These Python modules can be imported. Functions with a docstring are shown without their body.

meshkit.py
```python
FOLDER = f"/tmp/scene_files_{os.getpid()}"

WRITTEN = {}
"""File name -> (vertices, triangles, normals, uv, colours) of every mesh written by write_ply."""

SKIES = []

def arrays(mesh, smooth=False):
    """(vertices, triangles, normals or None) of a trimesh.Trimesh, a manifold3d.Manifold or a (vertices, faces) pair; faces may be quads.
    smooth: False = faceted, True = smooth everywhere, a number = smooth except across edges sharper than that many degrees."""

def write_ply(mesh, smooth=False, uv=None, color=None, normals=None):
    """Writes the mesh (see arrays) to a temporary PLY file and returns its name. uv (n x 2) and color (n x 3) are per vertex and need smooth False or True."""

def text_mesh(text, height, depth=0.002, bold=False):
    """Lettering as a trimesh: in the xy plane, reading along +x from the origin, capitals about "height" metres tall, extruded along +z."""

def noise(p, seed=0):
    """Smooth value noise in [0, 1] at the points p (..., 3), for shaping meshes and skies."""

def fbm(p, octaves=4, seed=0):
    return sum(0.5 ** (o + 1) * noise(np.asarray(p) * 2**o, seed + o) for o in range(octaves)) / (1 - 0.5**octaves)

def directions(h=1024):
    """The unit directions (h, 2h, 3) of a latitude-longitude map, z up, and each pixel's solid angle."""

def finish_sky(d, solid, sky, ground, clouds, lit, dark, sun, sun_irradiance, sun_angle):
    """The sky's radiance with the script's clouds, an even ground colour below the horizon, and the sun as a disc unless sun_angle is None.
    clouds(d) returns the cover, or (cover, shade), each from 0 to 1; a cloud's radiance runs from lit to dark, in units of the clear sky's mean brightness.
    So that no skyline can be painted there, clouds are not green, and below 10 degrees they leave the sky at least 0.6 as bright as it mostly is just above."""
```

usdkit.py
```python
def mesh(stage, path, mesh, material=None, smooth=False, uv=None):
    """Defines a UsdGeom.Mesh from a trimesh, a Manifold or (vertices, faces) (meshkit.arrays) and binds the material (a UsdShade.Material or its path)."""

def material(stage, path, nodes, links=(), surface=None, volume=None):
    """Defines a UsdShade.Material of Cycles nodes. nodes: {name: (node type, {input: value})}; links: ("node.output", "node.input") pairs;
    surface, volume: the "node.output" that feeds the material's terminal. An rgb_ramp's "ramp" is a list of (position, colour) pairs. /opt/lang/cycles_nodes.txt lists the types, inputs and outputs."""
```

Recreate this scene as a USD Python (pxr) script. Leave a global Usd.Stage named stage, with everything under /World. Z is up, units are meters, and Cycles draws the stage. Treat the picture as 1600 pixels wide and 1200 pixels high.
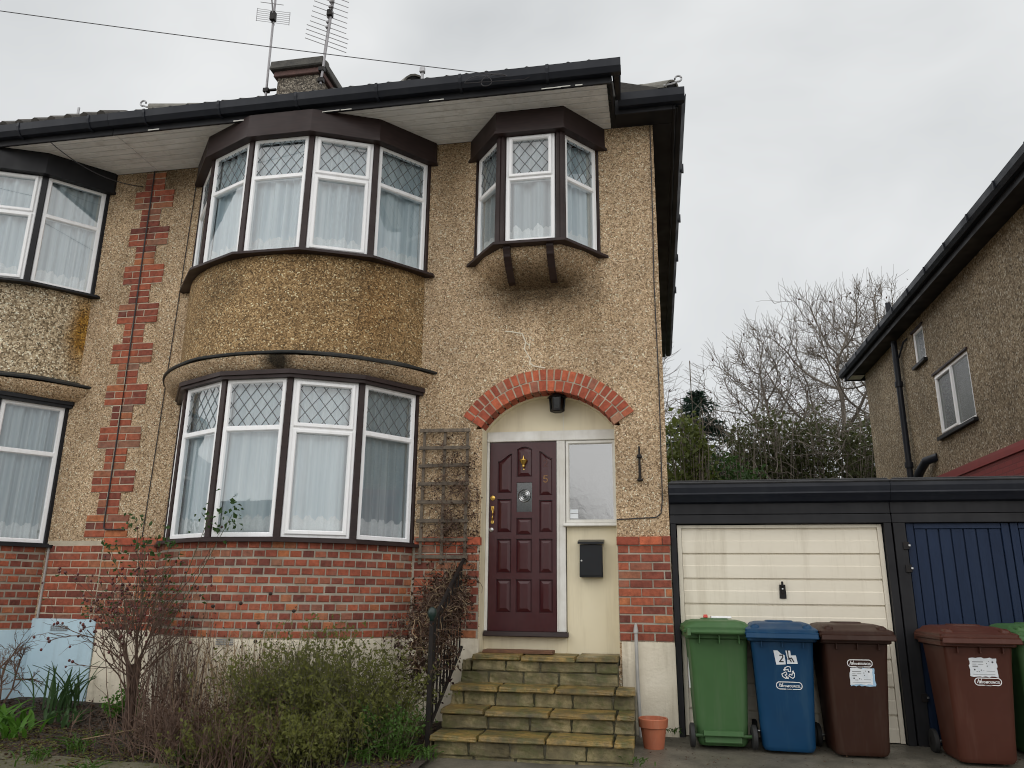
import math, random
import numpy as np
import trimesh
from shapely.geometry import Polygon, LineString, Point, box as sbox
from shapely.ops import unary_union
from pxr import Usd, UsdGeom, UsdLux, UsdShade, Gf, Sdf, Vt
import usdkit, meshkit

stage = Usd.Stage.CreateInMemory()
UsdGeom.SetStageUpAxis(stage, 'Z')
UsdGeom.SetStageMetersPerUnit(stage, 1.0)
UsdGeom.Xform.Define(stage, '/World')
UsdGeom.Scope.Define(stage, '/World/Looks')

# ------------------------------------------------------------------ camera
YAW, PITCH, ROLL, FPX = math.radians(10.4747), math.radians(15.2458), math.radians(0.615), 1210.8
EYE = (0.0, -8.0, 1.25)
cam = UsdGeom.Camera.Define(stage, '/World/camera')
cy, sy, cp, sp = math.cos(YAW), math.sin(YAW), math.cos(PITCH), math.sin(PITCH)
fw = np.array([-sy * cp, cy * cp, sp]); rt = np.array([cy, sy, 0.0]); up = np.cross(rt, fw)
c_, s_ = math.cos(ROLL), math.sin(ROLL)
rt, up = c_ * rt + s_ * up, -s_ * rt + c_ * up
M = Gf.Matrix4d(*rt, 0, *up, 0, *(-fw), 0, *EYE, 1)
cam.AddTransformOp().Set(M)
cam.CreateHorizontalApertureAttr(36.0)
cam.CreateVerticalApertureAttr(27.0)
cam.CreateFocalLengthAttr(36.0 * FPX / 1600)
cam.CreateClippingRangeAttr(Gf.Vec2f(0.05, 1000))
cam.CreateExposureAttr(EXPOSURE := 0.45)

# ------------------------------------------------------------------ sky and sun (overcast)
SUN_EL, SUN_AZ = math.radians(58), math.radians(200)      # azimuth = atan2(x, y) of the direction towards the sun
sd = np.array([math.sin(SUN_AZ) * math.cos(SUN_EL), math.cos(SUN_AZ) * math.cos(SUN_EL), math.sin(SUN_EL)])
usdkit.material(stage, '/World/Looks/sky', {
    'sky': ('sky_texture', {'sky_type': 'single_scattering', 'sun_disc': False, 'sun_elevation': SUN_EL, 'sun_rotation': SUN_AZ}),
    'co': ('texture_coordinate', {}),
    'mp': ('mapping', {'scale': (1.0, 1.0, 1.5)}),
    'n1': ('noise_texture', {'scale': 2.1, 'detail': 5.0, 'roughness': 0.46, 'distortion': 0.3}),
    'r1': ('rgb_ramp', {'ramp': [(0.28, (4.2, 4.33, 4.42)), (0.45, (5.35, 5.47, 5.5)), (0.57, (6.1, 6.18, 6.18)), (0.72, (6.75, 6.8, 6.78))]}),
    'mix': ('mix_color', {'fac': 0.95, 'use_clamp': False}),
    'bg': ('background_shader', {'strength': 0.1}),
}, [('co.generated', 'mp.vector'), ('mp.vector', 'n1.vector'), ('n1.fac', 'r1.fac'), ('sky.color', 'mix.a'), ('r1.color', 'mix.b'), ('mix.result', 'bg.color')], surface='bg.background')
dome = UsdLux.DomeLight.Define(stage, '/World/sky')
UsdShade.MaterialBindingAPI.Apply(dome.GetPrim()).Bind(UsdShade.Material.Get(stage, '/World/Looks/sky'))
dome.GetPrim().SetCustomDataByKey('label', 'pale grey overcast sky of even soft cloud'); dome.GetPrim().SetCustomDataByKey('category', 'sky'); dome.GetPrim().SetCustomDataByKey('kind', 'structure')
sun = UsdLux.DistantLight.Define(stage, '/World/sun')
sun.CreateIntensityAttr(0.4); sun.CreateAngleAttr(140.0); sun.CreateColorAttr(Gf.Vec3f(1.0, 0.97, 0.93))
sun.GetPrim().CreateAttribute('inputs:normalize', Sdf.ValueTypeNames.Bool).Set(True)
zc = sd; xc = np.cross([0, 0, 1.0], zc); xc /= np.linalg.norm(xc); yc = np.cross(zc, xc)
sun.AddTransformOp().Set(Gf.Matrix4d(*xc, 0, *yc, 0, *zc, 0, 0, 0, 30, 1))

# ------------------------------------------------------------------ helpers
RNG = np.random.default_rng(7)
_names, LOC = {}, {}

def fresh(parent, name):
    n = _names.get((parent, name), 0); _names[(parent, name)] = n + 1
    return f'{parent}/{name}' if n == 0 else f'{parent}/{name}_{n:03d}'

def data(prim, **k):
    for a, b in k.items():
        if b: prim.SetCustomDataByKey(a, b)

def thing(name, label, cat, loc=(0, 0, 0), group=None, kind=None):
    p = fresh('/World', name)
    x = UsdGeom.Xform.Define(stage, p); x.AddTranslateOp().Set(Gf.Vec3d(*map(float, loc)))
    data(x.GetPrim(), label=label, category=cat, group=group, kind=kind)
    LOC[p] = np.array(loc, float)
    return p

def arr(mesh):
    if isinstance(mesh, (tuple, list)):
        v, f = np.asarray(mesh[0], float), np.asarray(mesh[1], int)
    else:
        v, f = np.array(mesh.vertices), np.array(mesh.faces)
    if f.ndim == 2 and f.shape[1] == 4: f = np.vstack([f[:, [0, 1, 2]], f[:, [0, 2, 3]]])
    return v, f

def part(parent, name, mesh, mat, label=None, smooth=False, kind=None):
    """mesh in world coordinates; stored relative to its thing's base"""
    v, f = arr(mesh)
    root = '/'.join(parent.split('/')[:3])
    p = fresh(parent, name)
    usdkit.mesh(stage, p, (v - LOC.get(root, np.zeros(3)), f), MAT[mat], smooth)
    data(stage.GetPrimAtPath(p), label=label, kind=kind)
    return p

def single(name, mesh, mat, label, cat, group=None, kind=None, smooth=False):
    v, f = arr(mesh); p = fresh('/World', name)
    usdkit.mesh(stage, p, (v, f), MAT[mat], smooth)
    data(stage.GetPrimAtPath(p), label=label, category=cat, group=group, kind=kind)
    return p

BF = np.array([[0, 2, 3, 1], [4, 5, 7, 6], [0, 1, 5, 4], [2, 6, 7, 3], [0, 4, 6, 2], [1, 3, 7, 5]])
def bx(x0, x1, y0, y1, z0, z1):
    v = np.array([[x, y, z] for z in (z0, z1) for y in (y0, y1) for x in (x0, x1)], float)
    return v, np.vstack([BF[:, [0, 1, 2]], BF[:, [0, 2, 3]]])

def cat(*ms):
    V, F, n = [], [], 0
    for m in ms:
        v, f = arr(m); V.append(v); F.append(f + n); n += len(v)
    return np.vstack(V), np.vstack(F)

def chbox(x0, x1, y0, y1, z0, z1, b=0.006):
    """box with chamfered edges (44 triangles)"""
    m = trimesh.convex.convex_hull(np.array([[x, y, z] for sx, x, xi in ((0, x0, x0 + b), (1, x1, x1 - b)) for sy_, y, yi in ((0, y0, y0 + b), (1, y1, y1 - b)) for sz, z, zi in ((0, z0, z0 + b), (1, z1, z1 - b)) for (x, y, z) in ((x, yi, zi), (xi, y, zi), (xi, yi, z))]))
    return np.array(m.vertices), np.array(m.faces)

def xf(mesh, R=None, t=(0, 0, 0)):
    v, f = arr(mesh)
    return (v if R is None else v @ np.asarray(R).T) + np.asarray(t, float), f

def rotz(a):
    c, s = math.cos(a), math.sin(a); return np.array([[c, -s, 0], [s, c, 0], [0, 0, 1.0]])
def rotx(a):
    c, s = math.cos(a), math.sin(a); return np.array([[1.0, 0, 0], [0, c, -s], [0, s, c]])
def roty(a):
    c, s = math.cos(a), math.sin(a); return np.array([[c, 0, s], [0, 1.0, 0], [-s, 0, c]])

def tube(pts, r, sides=6, caps=True):
    p = np.asarray(pts, float); n = len(p); r = np.broadcast_to(r, (n,)).astype(float)
    t = np.gradient(p, axis=0); t /= np.linalg.norm(t, axis=1, keepdims=True) + 1e-12
    ref = np.array([0, 0, 1.0]) if abs(t[:, 2]).mean() < 0.8 else np.array([1.0, 0, 0])
    a = np.cross(t, ref); a /= np.linalg.norm(a, axis=1, keepdims=True) + 1e-12; b = np.cross(t, a)
    th = np.arange(sides) * 2 * np.pi / sides
    v = (p[:, None] + r[:, None, None] * (np.cos(th)[None, :, None] * a[:, None] + np.sin(th)[None, :, None] * b[:, None])).reshape(-1, 3)
    i, j = np.meshgrid(np.arange(n - 1), np.arange(sides), indexing='ij')
    q = np.stack([i * sides + j, i * sides + (j + 1) % sides, (i + 1) * sides + (j + 1) % sides, (i + 1) * sides + j], -1).reshape(-1, 4)
    f = np.vstack([q[:, [0, 2, 1]], q[:, [0, 3, 2]]])
    if caps:
        k = np.arange(1, sides - 1)
        f = np.vstack([f, np.stack([0 * k, k, k + 1], 1), (n - 1) * sides + np.stack([0 * k, k + 1, k], 1)])
    return v, f

def segs_mesh(S, sides=3):
    """S: (n, 8) p0 p1 r0 r1 -> prisms"""
    S = np.asarray(S, float); p0, p1, r0, r1 = S[:, :3], S[:, 3:6], S[:, 6], S[:, 7]
    t = p1 - p0; t /= np.linalg.norm(t, axis=1, keepdims=True) + 1e-12
    ref = np.where(np.abs(t[:, 2:]) < 0.9, [0, 0, 1.0], [1.0, 0, 0])
    a = np.cross(t, ref); a /= np.linalg.norm(a, axis=1, keepdims=True); b = np.cross(t, a)
    th = np.arange(sides) * 2 * np.pi / sides
    ring = np.cos(th)[None, :, None] * a[:, None] + np.sin(th)[None, :, None] * b[:, None]
    v = np.concatenate([p0[:, None] + r0[:, None, None] * ring, p1[:, None] + r1[:, None, None] * ring], 1)
    k = np.arange(sides); kn = (k + 1) % sides
    f = np.vstack([np.stack([k, kn + sides, kn], 1), np.stack([k, k + sides, kn + sides], 1)])
    F = f[None] + (np.arange(len(S)) * 2 * sides)[:, None, None]
    return v.reshape(-1, 3), F.reshape(-1, 3)

def leaves_mesh(P, D, N, L, W, fold=0.15):
    """leaf blades: base P, direction D, face normal N (n,3), length L, width W (n)"""
    P, D, N = map(lambda q: np.asarray(q, float), (P, D, N)); n = len(P)
    D = D / (np.linalg.norm(D, axis=1, keepdims=True) + 1e-9)
    S = np.cross(D, N); S /= np.linalg.norm(S, axis=1, keepdims=True) + 1e-9
    U = np.cross(S, D); L = np.broadcast_to(L, (n,))[:, None]; W = np.broadcast_to(W, (n,))[:, None]
    v = np.stack([P, P + D * L * 0.45 + S * W * 0.5 + U * W * fold, P + D * L - U * L * 0.1, P + D * L * 0.45 - S * W * 0.5 + U * W * fold], 1)
    f = np.array([[0, 1, 2], [0, 2, 3]])[None] + (np.arange(n) * 4)[:, None, None]
    return v.reshape(-1, 3), f.reshape(-1, 3)

def rdir(rng, n, up=0.0):
    d = rng.normal(size=(n, 3)); d[:, 2] += up
    return d / np.linalg.norm(d, axis=1, keepdims=True)

def grid(fn, u, v):
    """surface from fn(U, V) -> (..., 3)"""
    U, V = np.meshgrid(u, v, indexing='ij'); P = fn(U, V).reshape(-1, 3); nu, nv = len(u), len(v)
    i, j = np.meshgrid(np.arange(nu - 1), np.arange(nv - 1), indexing='ij')
    q = np.stack([i * nv + j, (i + 1) * nv + j, (i + 1) * nv + j + 1, i * nv + j + 1], -1).reshape(-1, 4)
    return P, np.vstack([q[:, [0, 1, 2]], q[:, [0, 2, 3]]])

def extr(poly, h0, h1, plane='xy'):
    """extrude shapely polygon: plane xy -> along z; plane xz -> along y (h0 front .. h1 back)"""
    ms = []
    for g in getattr(poly, 'geoms', [poly]):
        if g.is_empty or g.area < 1e-8: continue
        m = trimesh.creation.extrude_polygon(g, h1 - h0, engine='earcut')
        v, f = np.array(m.vertices), np.array(m.faces)
        if plane == 'xy': v[:, 2] += h0
        else:
            v = np.stack([v[:, 0], h0 + v[:, 2], v[:, 1]], 1); f = f[:, ::-1]
        ms.append((v, f))
    return cat(*ms)

def lathe(profile, sides=24):
    """profile [(r, z)] about z"""
    th = np.linspace(0, 2 * np.pi, sides + 1); pr = np.array(profile)
    return grid(lambda U, V: np.stack([np.interp(V, np.arange(len(pr)), pr[:, 0]) * np.cos(U), np.interp(V, np.arange(len(pr)), pr[:, 0]) * np.sin(U), np.interp(V, np.arange(len(pr)), pr[:, 1])], -1), th, np.arange(len(pr)))

def rrect(w, d, r, n=5):
    out = []
    for cx, cy_, a0 in ((w / 2 - r, d / 2 - r, 0), (-w / 2 + r, d / 2 - r, 90), (-w / 2 + r, -d / 2 + r, 180), (w / 2 - r, -d / 2 + r, 270)):
        for k in range(n):
            a = math.radians(a0 + 90 * k / (n - 1)); out.append((cx + r * math.cos(a), cy_ + r * math.sin(a)))
    return np.array(out)

def loft(rings, cap=True):
    """rings: list of (n,3) closed rings (counter-clockwise from above, bottom to top)"""
    n = len(rings[0]); v = np.vstack(rings); f = []
    for k in range(len(rings) - 1):
        for j in range(n):
            a, b = k * n + j, k * n + (j + 1) % n
            f += [[a, b, b + n], [a, b + n, a + n]]
    if cap:
        for j in range(1, n - 1):
            f.append([0, j + 1, j]); o = (len(rings) - 1) * n; f.append([o, o + j, o + j + 1])
    return v, np.array(f)

def text(s, h, x, y, z, mat_parent=None, depth=0.003, bold=False, center=True, slant=0.0):
    """lettering in the xz plane facing -y"""
    m = meshkit.text_mesh(s, h, depth, bold); v, f = np.array(m.vertices), np.array(m.faces)
    if center: v[:, 0] -= (v[:, 0].min() + v[:, 0].max()) / 2
    v[:, 0] += slant * v[:, 1]
    return np.stack([x + v[:, 0], y - v[:, 2], z + v[:, 1]], 1), f

# ------------------------------------------------------------------ materials
MAT = {}
def mat(name, nodes, links, surface):
    MAT[name] = usdkit.material(stage, f'/World/Looks/{name}', nodes, links, surface=surface)

def plain(name, c0, c1=None, streak=None,  scale=6.0, rough=0.6, spec=0.5, bump=0.0, bscale=None, detail=4.0, objvar=0.0, dist=0.02, metallic=0.0, stretch=(1, 1, 1), rvar=0.0, coat=0.0):
    """two-tone noise paint with optional bump and per-object variation"""
    c1 = c1 or tuple(0.8 * x for x in c0)
    n = {'g': ('geometry', {}), 'mp': ('mapping', {'scale': stretch}), 'n': ('noise_texture', {'scale': scale, 'detail': detail, 'roughness': 0.6}),
         'r': ('rgb_ramp', {'ramp': [(0.32, c0), (0.68, c1)]}), 'p': ('principled_bsdf', {'roughness': rough, 'specular_ior_level': spec, 'metallic': metallic, 'coat_weight': coat})}
    l = [('g.position', 'mp.vector'), ('mp.vector', 'n.vector'), ('n.fac', 'r.fac')]
    col = 'r.color'
    if objvar:
        n['oi'] = ('object_info', {}); n['mr'] = ('map_range', {'from_min': 0.0, 'from_max': 1.0, 'to_min': 1 - objvar, 'to_max': 1 + objvar}); n['hv'] = ('hsv', {})
        l += [('oi.random', 'mr.value'), ('mr.result', 'hv.value'), (col, 'hv.color')]; col = 'hv.color'
    if streak:
        n['sm'] = ('mapping', {'scale': (8, 8, 0.7)}); n['sn'] = ('noise_texture', {'scale': 1.0, 'detail': 7.0, 'roughness': 0.7}); n['sr'] = ('map_range', {'from_min': 0.5, 'from_max': 0.72, 'to_min': 0.0, 'to_max': streak[1], 'clamp': True}); n['sx'] = ('mix_color', {'b': streak[0]})
        l += [('g.position', 'sm.vector'), ('sm.vector', 'sn.vector'), ('sn.fac', 'sr.value'), ('sr.result', 'sx.fac'), (col, 'sx.a')]; col = 'sx.result'
    l.append((col, 'p.base_color'))
    if rvar:
        n['n3'] = ('noise_texture', {'scale': 2.5, 'detail': 5.0}); n['mr3'] = ('map_range', {'from_min': 0.35, 'from_max': 0.65, 'to_min': max(0.03, rough - rvar), 'to_max': rough + rvar, 'clamp': True})
        l += [('g.position', 'n3.vector'), ('n3.fac', 'mr3.value'), ('mr3.result', 'p.roughness')]
    if bump:
        n['n2'] = ('noise_texture', {'scale': bscale or scale * 6, 'detail': 4.0}); n['b'] = ('bump', {'strength': bump, 'distance': dist})
        l += [('mp.vector', 'n2.vector'), ('n2.fac', 'b.height'), ('b.normal', 'p.normal')]
    mat(name, n, l, 'p.BSDF')

def pebble(name, ramp, cell=92.0, patches=(), tone=0.22):
    """pebbledash: a voronoi stone in each cell; stains = [(centre, scale, colour, amount)] soft blotches, grime and algae among them, with a noisy edge"""
    n = {'g': ('geometry', {}), 'v': ('voronoi_texture', {'scale': cell, 'feature': 'f1'}), 's': ('separate_color', {}), 'r': ('rgb_ramp', {'ramp': ramp}),
         'v2': ('voronoi_texture', {'scale': cell, 'feature': 'distance_to_edge'}), 'e': ('map_range', {'from_min': 0.0, 'from_max': 0.16, 'to_min': 0.6, 'to_max': 1.0, 'clamp': True}),
         'm1': ('mix_color', {'blend_type': 'multiply', 'fac': 1.0}), 'ec': ('combine_color', {}),
         'n': ('noise_texture', {'scale': 1.1, 'detail': 6.0, 'roughness': 0.62}), 'nr': ('map_range', {'from_min': 0.3, 'from_max': 0.7, 'to_min': 1 - tone, 'to_max': 1 + tone}), 'hv': ('hsv', {}),
         'b': ('bump', {'strength': 0.9, 'distance': 0.012}), 'n4': ('noise_texture', {'scale': 140.0, 'detail': 2.0}), 'ha': ('math', {'math_type': 'multiply_add', 'value2': 0.5}),
         'p': ('principled_bsdf', {'roughness': 0.75, 'specular_ior_level': 0.35})}
    l = [('g.position', 'v.vector'), ('g.position', 'v2.vector'), ('v.color', 's.color'), ('s.r', 'r.fac'), ('v2.distance', 'e.value'), ('e.result', 'ec.r'), ('e.result', 'ec.g'), ('e.result', 'ec.b'),
         ('r.color', 'm1.a'), ('ec.color', 'm1.b'), ('g.position', 'n.vector'), ('n.fac', 'nr.value'), ('nr.result', 'hv.value'), ('m1.result', 'hv.color'),
         ('g.position', 'n4.vector'), ('s.g', 'ha.value1'), ('n4.fac', 'ha.value3'), ('ha.value', 'b.height'), ('b.normal', 'p.normal')]
    n['km'] = ('mapping', {'scale': (5.0, 5.0, 0.28)}); n['kn'] = ('noise_texture', {'scale': 1.0, 'detail': 6.0, 'roughness': 0.65}); n['kr'] = ('map_range', {'from_min': 0.5, 'from_max': 0.75, 'to_min': 0.0, 'to_max': 0.55, 'clamp': True}); n['kx'] = ('mix_color', {'blend_type': 'multiply', 'b': (0.55, 0.5, 0.42)})
    l += [('g.position', 'km.vector'), ('km.vector', 'kn.vector'), ('kn.fac', 'kr.value'), ('kr.result', 'kx.fac'), ('hv.color', 'kx.a')]
    col = 'kx.result'
    for k, (cen, sc, c, amt) in enumerate(patches):
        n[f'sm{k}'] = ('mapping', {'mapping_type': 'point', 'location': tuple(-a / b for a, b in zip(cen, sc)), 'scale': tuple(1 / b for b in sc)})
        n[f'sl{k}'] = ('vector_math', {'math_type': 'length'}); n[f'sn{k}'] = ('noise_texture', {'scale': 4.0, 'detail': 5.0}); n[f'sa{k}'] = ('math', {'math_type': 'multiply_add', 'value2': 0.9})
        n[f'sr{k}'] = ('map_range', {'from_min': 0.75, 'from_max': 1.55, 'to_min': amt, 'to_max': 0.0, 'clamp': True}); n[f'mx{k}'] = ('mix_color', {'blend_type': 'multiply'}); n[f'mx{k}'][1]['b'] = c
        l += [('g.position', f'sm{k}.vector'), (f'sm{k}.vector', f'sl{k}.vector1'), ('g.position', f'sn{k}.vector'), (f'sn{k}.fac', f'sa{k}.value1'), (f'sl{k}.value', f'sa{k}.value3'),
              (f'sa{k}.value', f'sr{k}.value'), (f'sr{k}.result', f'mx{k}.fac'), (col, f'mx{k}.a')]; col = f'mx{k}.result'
    l.append((col, 'p.base_color'))
    mat(name, n, l, 'p.BSDF')

TAN = [(0.0, (0.15, 0.105, 0.06)), (0.17, (0.29, 0.21, 0.126)), (0.45, (0.46, 0.35, 0.222)), (0.7, (0.54, 0.42, 0.275)), (0.92, (0.64, 0.53, 0.38)), (1.0, (0.82, 0.75, 0.62))]
GOLD = [(0.0, (0.09, 0.06, 0.03)), (0.25, (0.2, 0.137, 0.066)), (0.5, (0.31, 0.218, 0.115)), (0.75, (0.39, 0.285, 0.155)), (0.93, (0.52, 0.41, 0.255)), (1.0, (0.85, 0.78, 0.62))]
PALE = [(0.0, (0.10, 0.075, 0.045)), (0.2, (0.24, 0.185, 0.12)), (0.45, (0.42, 0.34, 0.235)), (0.7, (0.54, 0.45, 0.325)), (0.88, (0.68, 0.6, 0.46)), (1.0, (0.85, 0.8, 0.7))]
tint = lambda R_, a, b, c: [(p, (min(0.92, q[0] * a), min(0.9, q[1] * b), q[2] * c)) for p, q in R_]
GREY0 = TAN
TAN, GOLD, PALE = tint(TAN, 1.27, 1.18, 1.12), tint(GOLD, 1.2, 1.06, 0.88), tint(PALE, 1.16, 1.1, 1.0)
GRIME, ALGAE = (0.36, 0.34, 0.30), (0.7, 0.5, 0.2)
pebble('pebbledash', TAN, cell=84.0, patches=[((-1.2, 0, 4.53), (0.82, 1.0, 0.33), (0.27, 0.25, 0.21), 1.0), ((-0.75, 0, 4.25), (0.5, 1.0, 0.45), (0.55, 0.52, 0.45), 0.5), ((-6.0, 0, 6.4), (0.6, 1, 0.42), GRIME, 0.95), ((-2.25, 0, 6.2), (0.26, 1, 0.8), (0.45, 0.42, 0.36), 0.7), ((-3.75, -0.95, 3.54), (0.2, 0.5, 0.2), (0.07, 0.07, 0.06), 1.0)])  # soft darker patches below the oriel; grime at the party strip top
pebble('pebbledash_mossy', GOLD, cell=72.0, patches=[((-4.6, -0.8, 4.5), (0.35, 1.0, 0.35), (0.5, 0.48, 0.42), 0.7), ((-2.9, -0.5, 4.3), (0.25, 1.0, 0.6), (0.75, 0.6, 0.38), 0.5)])
pebble('pebbledash_pale', PALE, cell=60.0, patches=[((-6.86, -0.05, 4.35), (0.13, 0.4, 0.62), (0.75, 0.48, 0.12), 1.0)])
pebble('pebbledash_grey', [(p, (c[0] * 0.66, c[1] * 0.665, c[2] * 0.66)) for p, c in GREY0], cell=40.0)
pebble('chimney_render', [(0.0, (0.04, 0.035, 0.03)), (0.5, (0.15, 0.125, 0.095)), (1.0, (0.42, 0.37, 0.3))], cell=45.0)

def brickmat(name, ramp):
    n = {'oi': ('object_info', {}), 'r': ('rgb_ramp', {'ramp': ramp}), 'g': ('geometry', {}), 'n': ('noise_texture', {'scale': 22.0, 'detail': 5.0, 'roughness': 0.65}),
         'nr': ('map_range', {'from_min': 0.25, 'from_max': 0.75, 'to_min': 0.6, 'to_max': 1.4}), 'hv': ('hsv', {}),
         'n2': ('noise_texture', {'scale': 7.0, 'detail': 5.0}), 'mr': ('map_range', {'from_min': 0.56, 'from_max': 0.72, 'to_min': 0.0, 'to_max': 0.3, 'clamp': True}), 'mx': ('mix_color', {'b': (0.24, 0.17, 0.13)}),
         'n3': ('noise_texture', {'scale': 90.0, 'detail': 4.0}), 'b': ('bump', {'strength': 0.5, 'distance': 0.006}), 'p': ('principled_bsdf', {'roughness': 0.82, 'specular_ior_level': 0.3})}
    l = [('oi.random', 'r.fac'), ('g.position', 'n.vector'), ('g.position', 'n2.vector'), ('g.position', 'n3.vector'), ('n.fac', 'nr.value'), ('nr.result', 'hv.value'), ('r.color', 'hv.color'),
         ('n2.fac', 'mr.value'), ('mr.result', 'mx.fac'), ('hv.color', 'mx.a'), ('mx.result', 'p.base_color'), ('n3.fac', 'b.height'), ('b.normal', 'p.normal')]
    mat(name, n, l, 'p.BSDF')
brickmat('brick_red', [(0.0, (0.13, 0.042, 0.032)), (0.2, (0.20, 0.056, 0.037)), (0.5, (0.275, 0.075, 0.043)), (0.75, (0.34, 0.094, 0.048)), (0.88, (0.225, 0.10, 0.068)), (0.95, (0.41, 0.14, 0.056)), (1.0, (0.18, 0.105, 0.078))])
brickmat('brick_arch', [(0.0, (0.25, 0.06, 0.036)), (0.4, (0.36, 0.085, 0.045)), (0.8, (0.45, 0.115, 0.055)), (0.93, (0.26, 0.11, 0.075)), (1.0, (0.40, 0.2, 0.12))])
plain('mortar', (0.42, 0.38, 0.31), (0.27, 0.24, 0.19), scale=5.0, rough=0.9, bump=0.4, bscale=120)
plain('mortar_pale', (0.55, 0.48, 0.37), (0.42, 0.36, 0.27), scale=5.0, rough=0.9, bump=0.4, bscale=120)
plain('upvc', (0.90, 0.90, 0.91), (0.85, 0.85, 0.86), scale=3.0, rough=0.3, spec=0.5, streak=((0.7, 0.69, 0.66), 0.5))
plain('upvc_old', (0.76, 0.76, 0.74), (0.66, 0.65, 0.61), scale=3.0, rough=0.35)
plain('brown_wood', (0.034, 0.0195, 0.018), (0.022, 0.013, 0.0125), scale=8.0, spec=0.3, rough=0.48, stretch=(1, 1, 6), rvar=0.1)
plain('black_wood', (0.014, 0.014, 0.016), (0.009, 0.009, 0.011), scale=6.0, spec=0.25, rough=0.5, rvar=0.12, streak=((0.04, 0.04, 0.04), 0.2))
plain('black_gutter', (0.008, 0.010, 0.016), (0.013, 0.015, 0.021), scale=3.0, spec=0.28, rough=0.45, rvar=0.1, streak=((0.04, 0.045, 0.05), 0.2))
plain('black_iron', (0.007, 0.007, 0.008), (0.018, 0.013, 0.010), scale=20.0, spec=0.22, rough=0.5)
plain('green_paint', (0.006, 0.02, 0.016), rough=0.35)
plain('soffit_white', (0.80, 0.79, 0.77), (0.68, 0.67, 0.65), scale=3.5, rough=0.65, stretch=(1, 5, 1), objvar=0.06, bump=0.1, streak=((0.45, 0.42, 0.37), 0.5))
plain('lead_sheet', (0.035, 0.036, 0.035), (0.014, 0.015, 0.015), scale=9.0, spec=0.3, rough=0.6, bump=0.3)
plain('lead_came', (0.10, 0.105, 0.11), rough=0.5)
plain('cream_paint', (0.78, 0.70, 0.51), (0.73, 0.65, 0.46), scale=2.0, rough=0.55, bump=0.05, streak=((0.5, 0.42, 0.27), 0.4))
plain('white_paint', (0.76, 0.75, 0.71), (0.62, 0.6, 0.55), scale=5.0, rough=0.5, streak=((0.5, 0.47, 0.4), 0.5))
plain('door_red', (0.050, 0.0085, 0.0105), (0.040, 0.0065, 0.0085), scale=9.0, rough=0.27, stretch=(3, 3, 1), spec=0.5, rvar=0.06)
plain('brass_dull', (0.30, 0.17, 0.07), (0.2, 0.10, 0.05), scale=30, rough=0.5, metallic=0.8)
plain('brass_tarnished', (0.11, 0.045, 0.035), (0.09, 0.03, 0.025), scale=30, rough=0.5, metallic=0.3)
plain('brass', (0.75, 0.5, 0.13), (0.6, 0.38, 0.1), scale=30, rough=0.3, metallic=1.0)
plain('steel', (0.55, 0.55, 0.55), rough=0.35, metallic=1.0)
plain('roof_tile', (0.075, 0.068, 0.06), (0.045, 0.042, 0.038), scale=4.0, rough=0.85, bump=0.4, objvar=0.2)
plain('hip_tile', (0.2, 0.19, 0.165), (0.12, 0.115, 0.1), scale=7.0, rough=0.85, bump=0.3)
plain('hip_tile_dark', (0.06, 0.062, 0.066), (0.04, 0.04, 0.043), scale=7.0, rough=0.85, bump=0.3)
plain('flaunching', (0.085, 0.08, 0.07), (0.045, 0.043, 0.04), scale=8.0, rough=0.9, bump=0.4)
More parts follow.
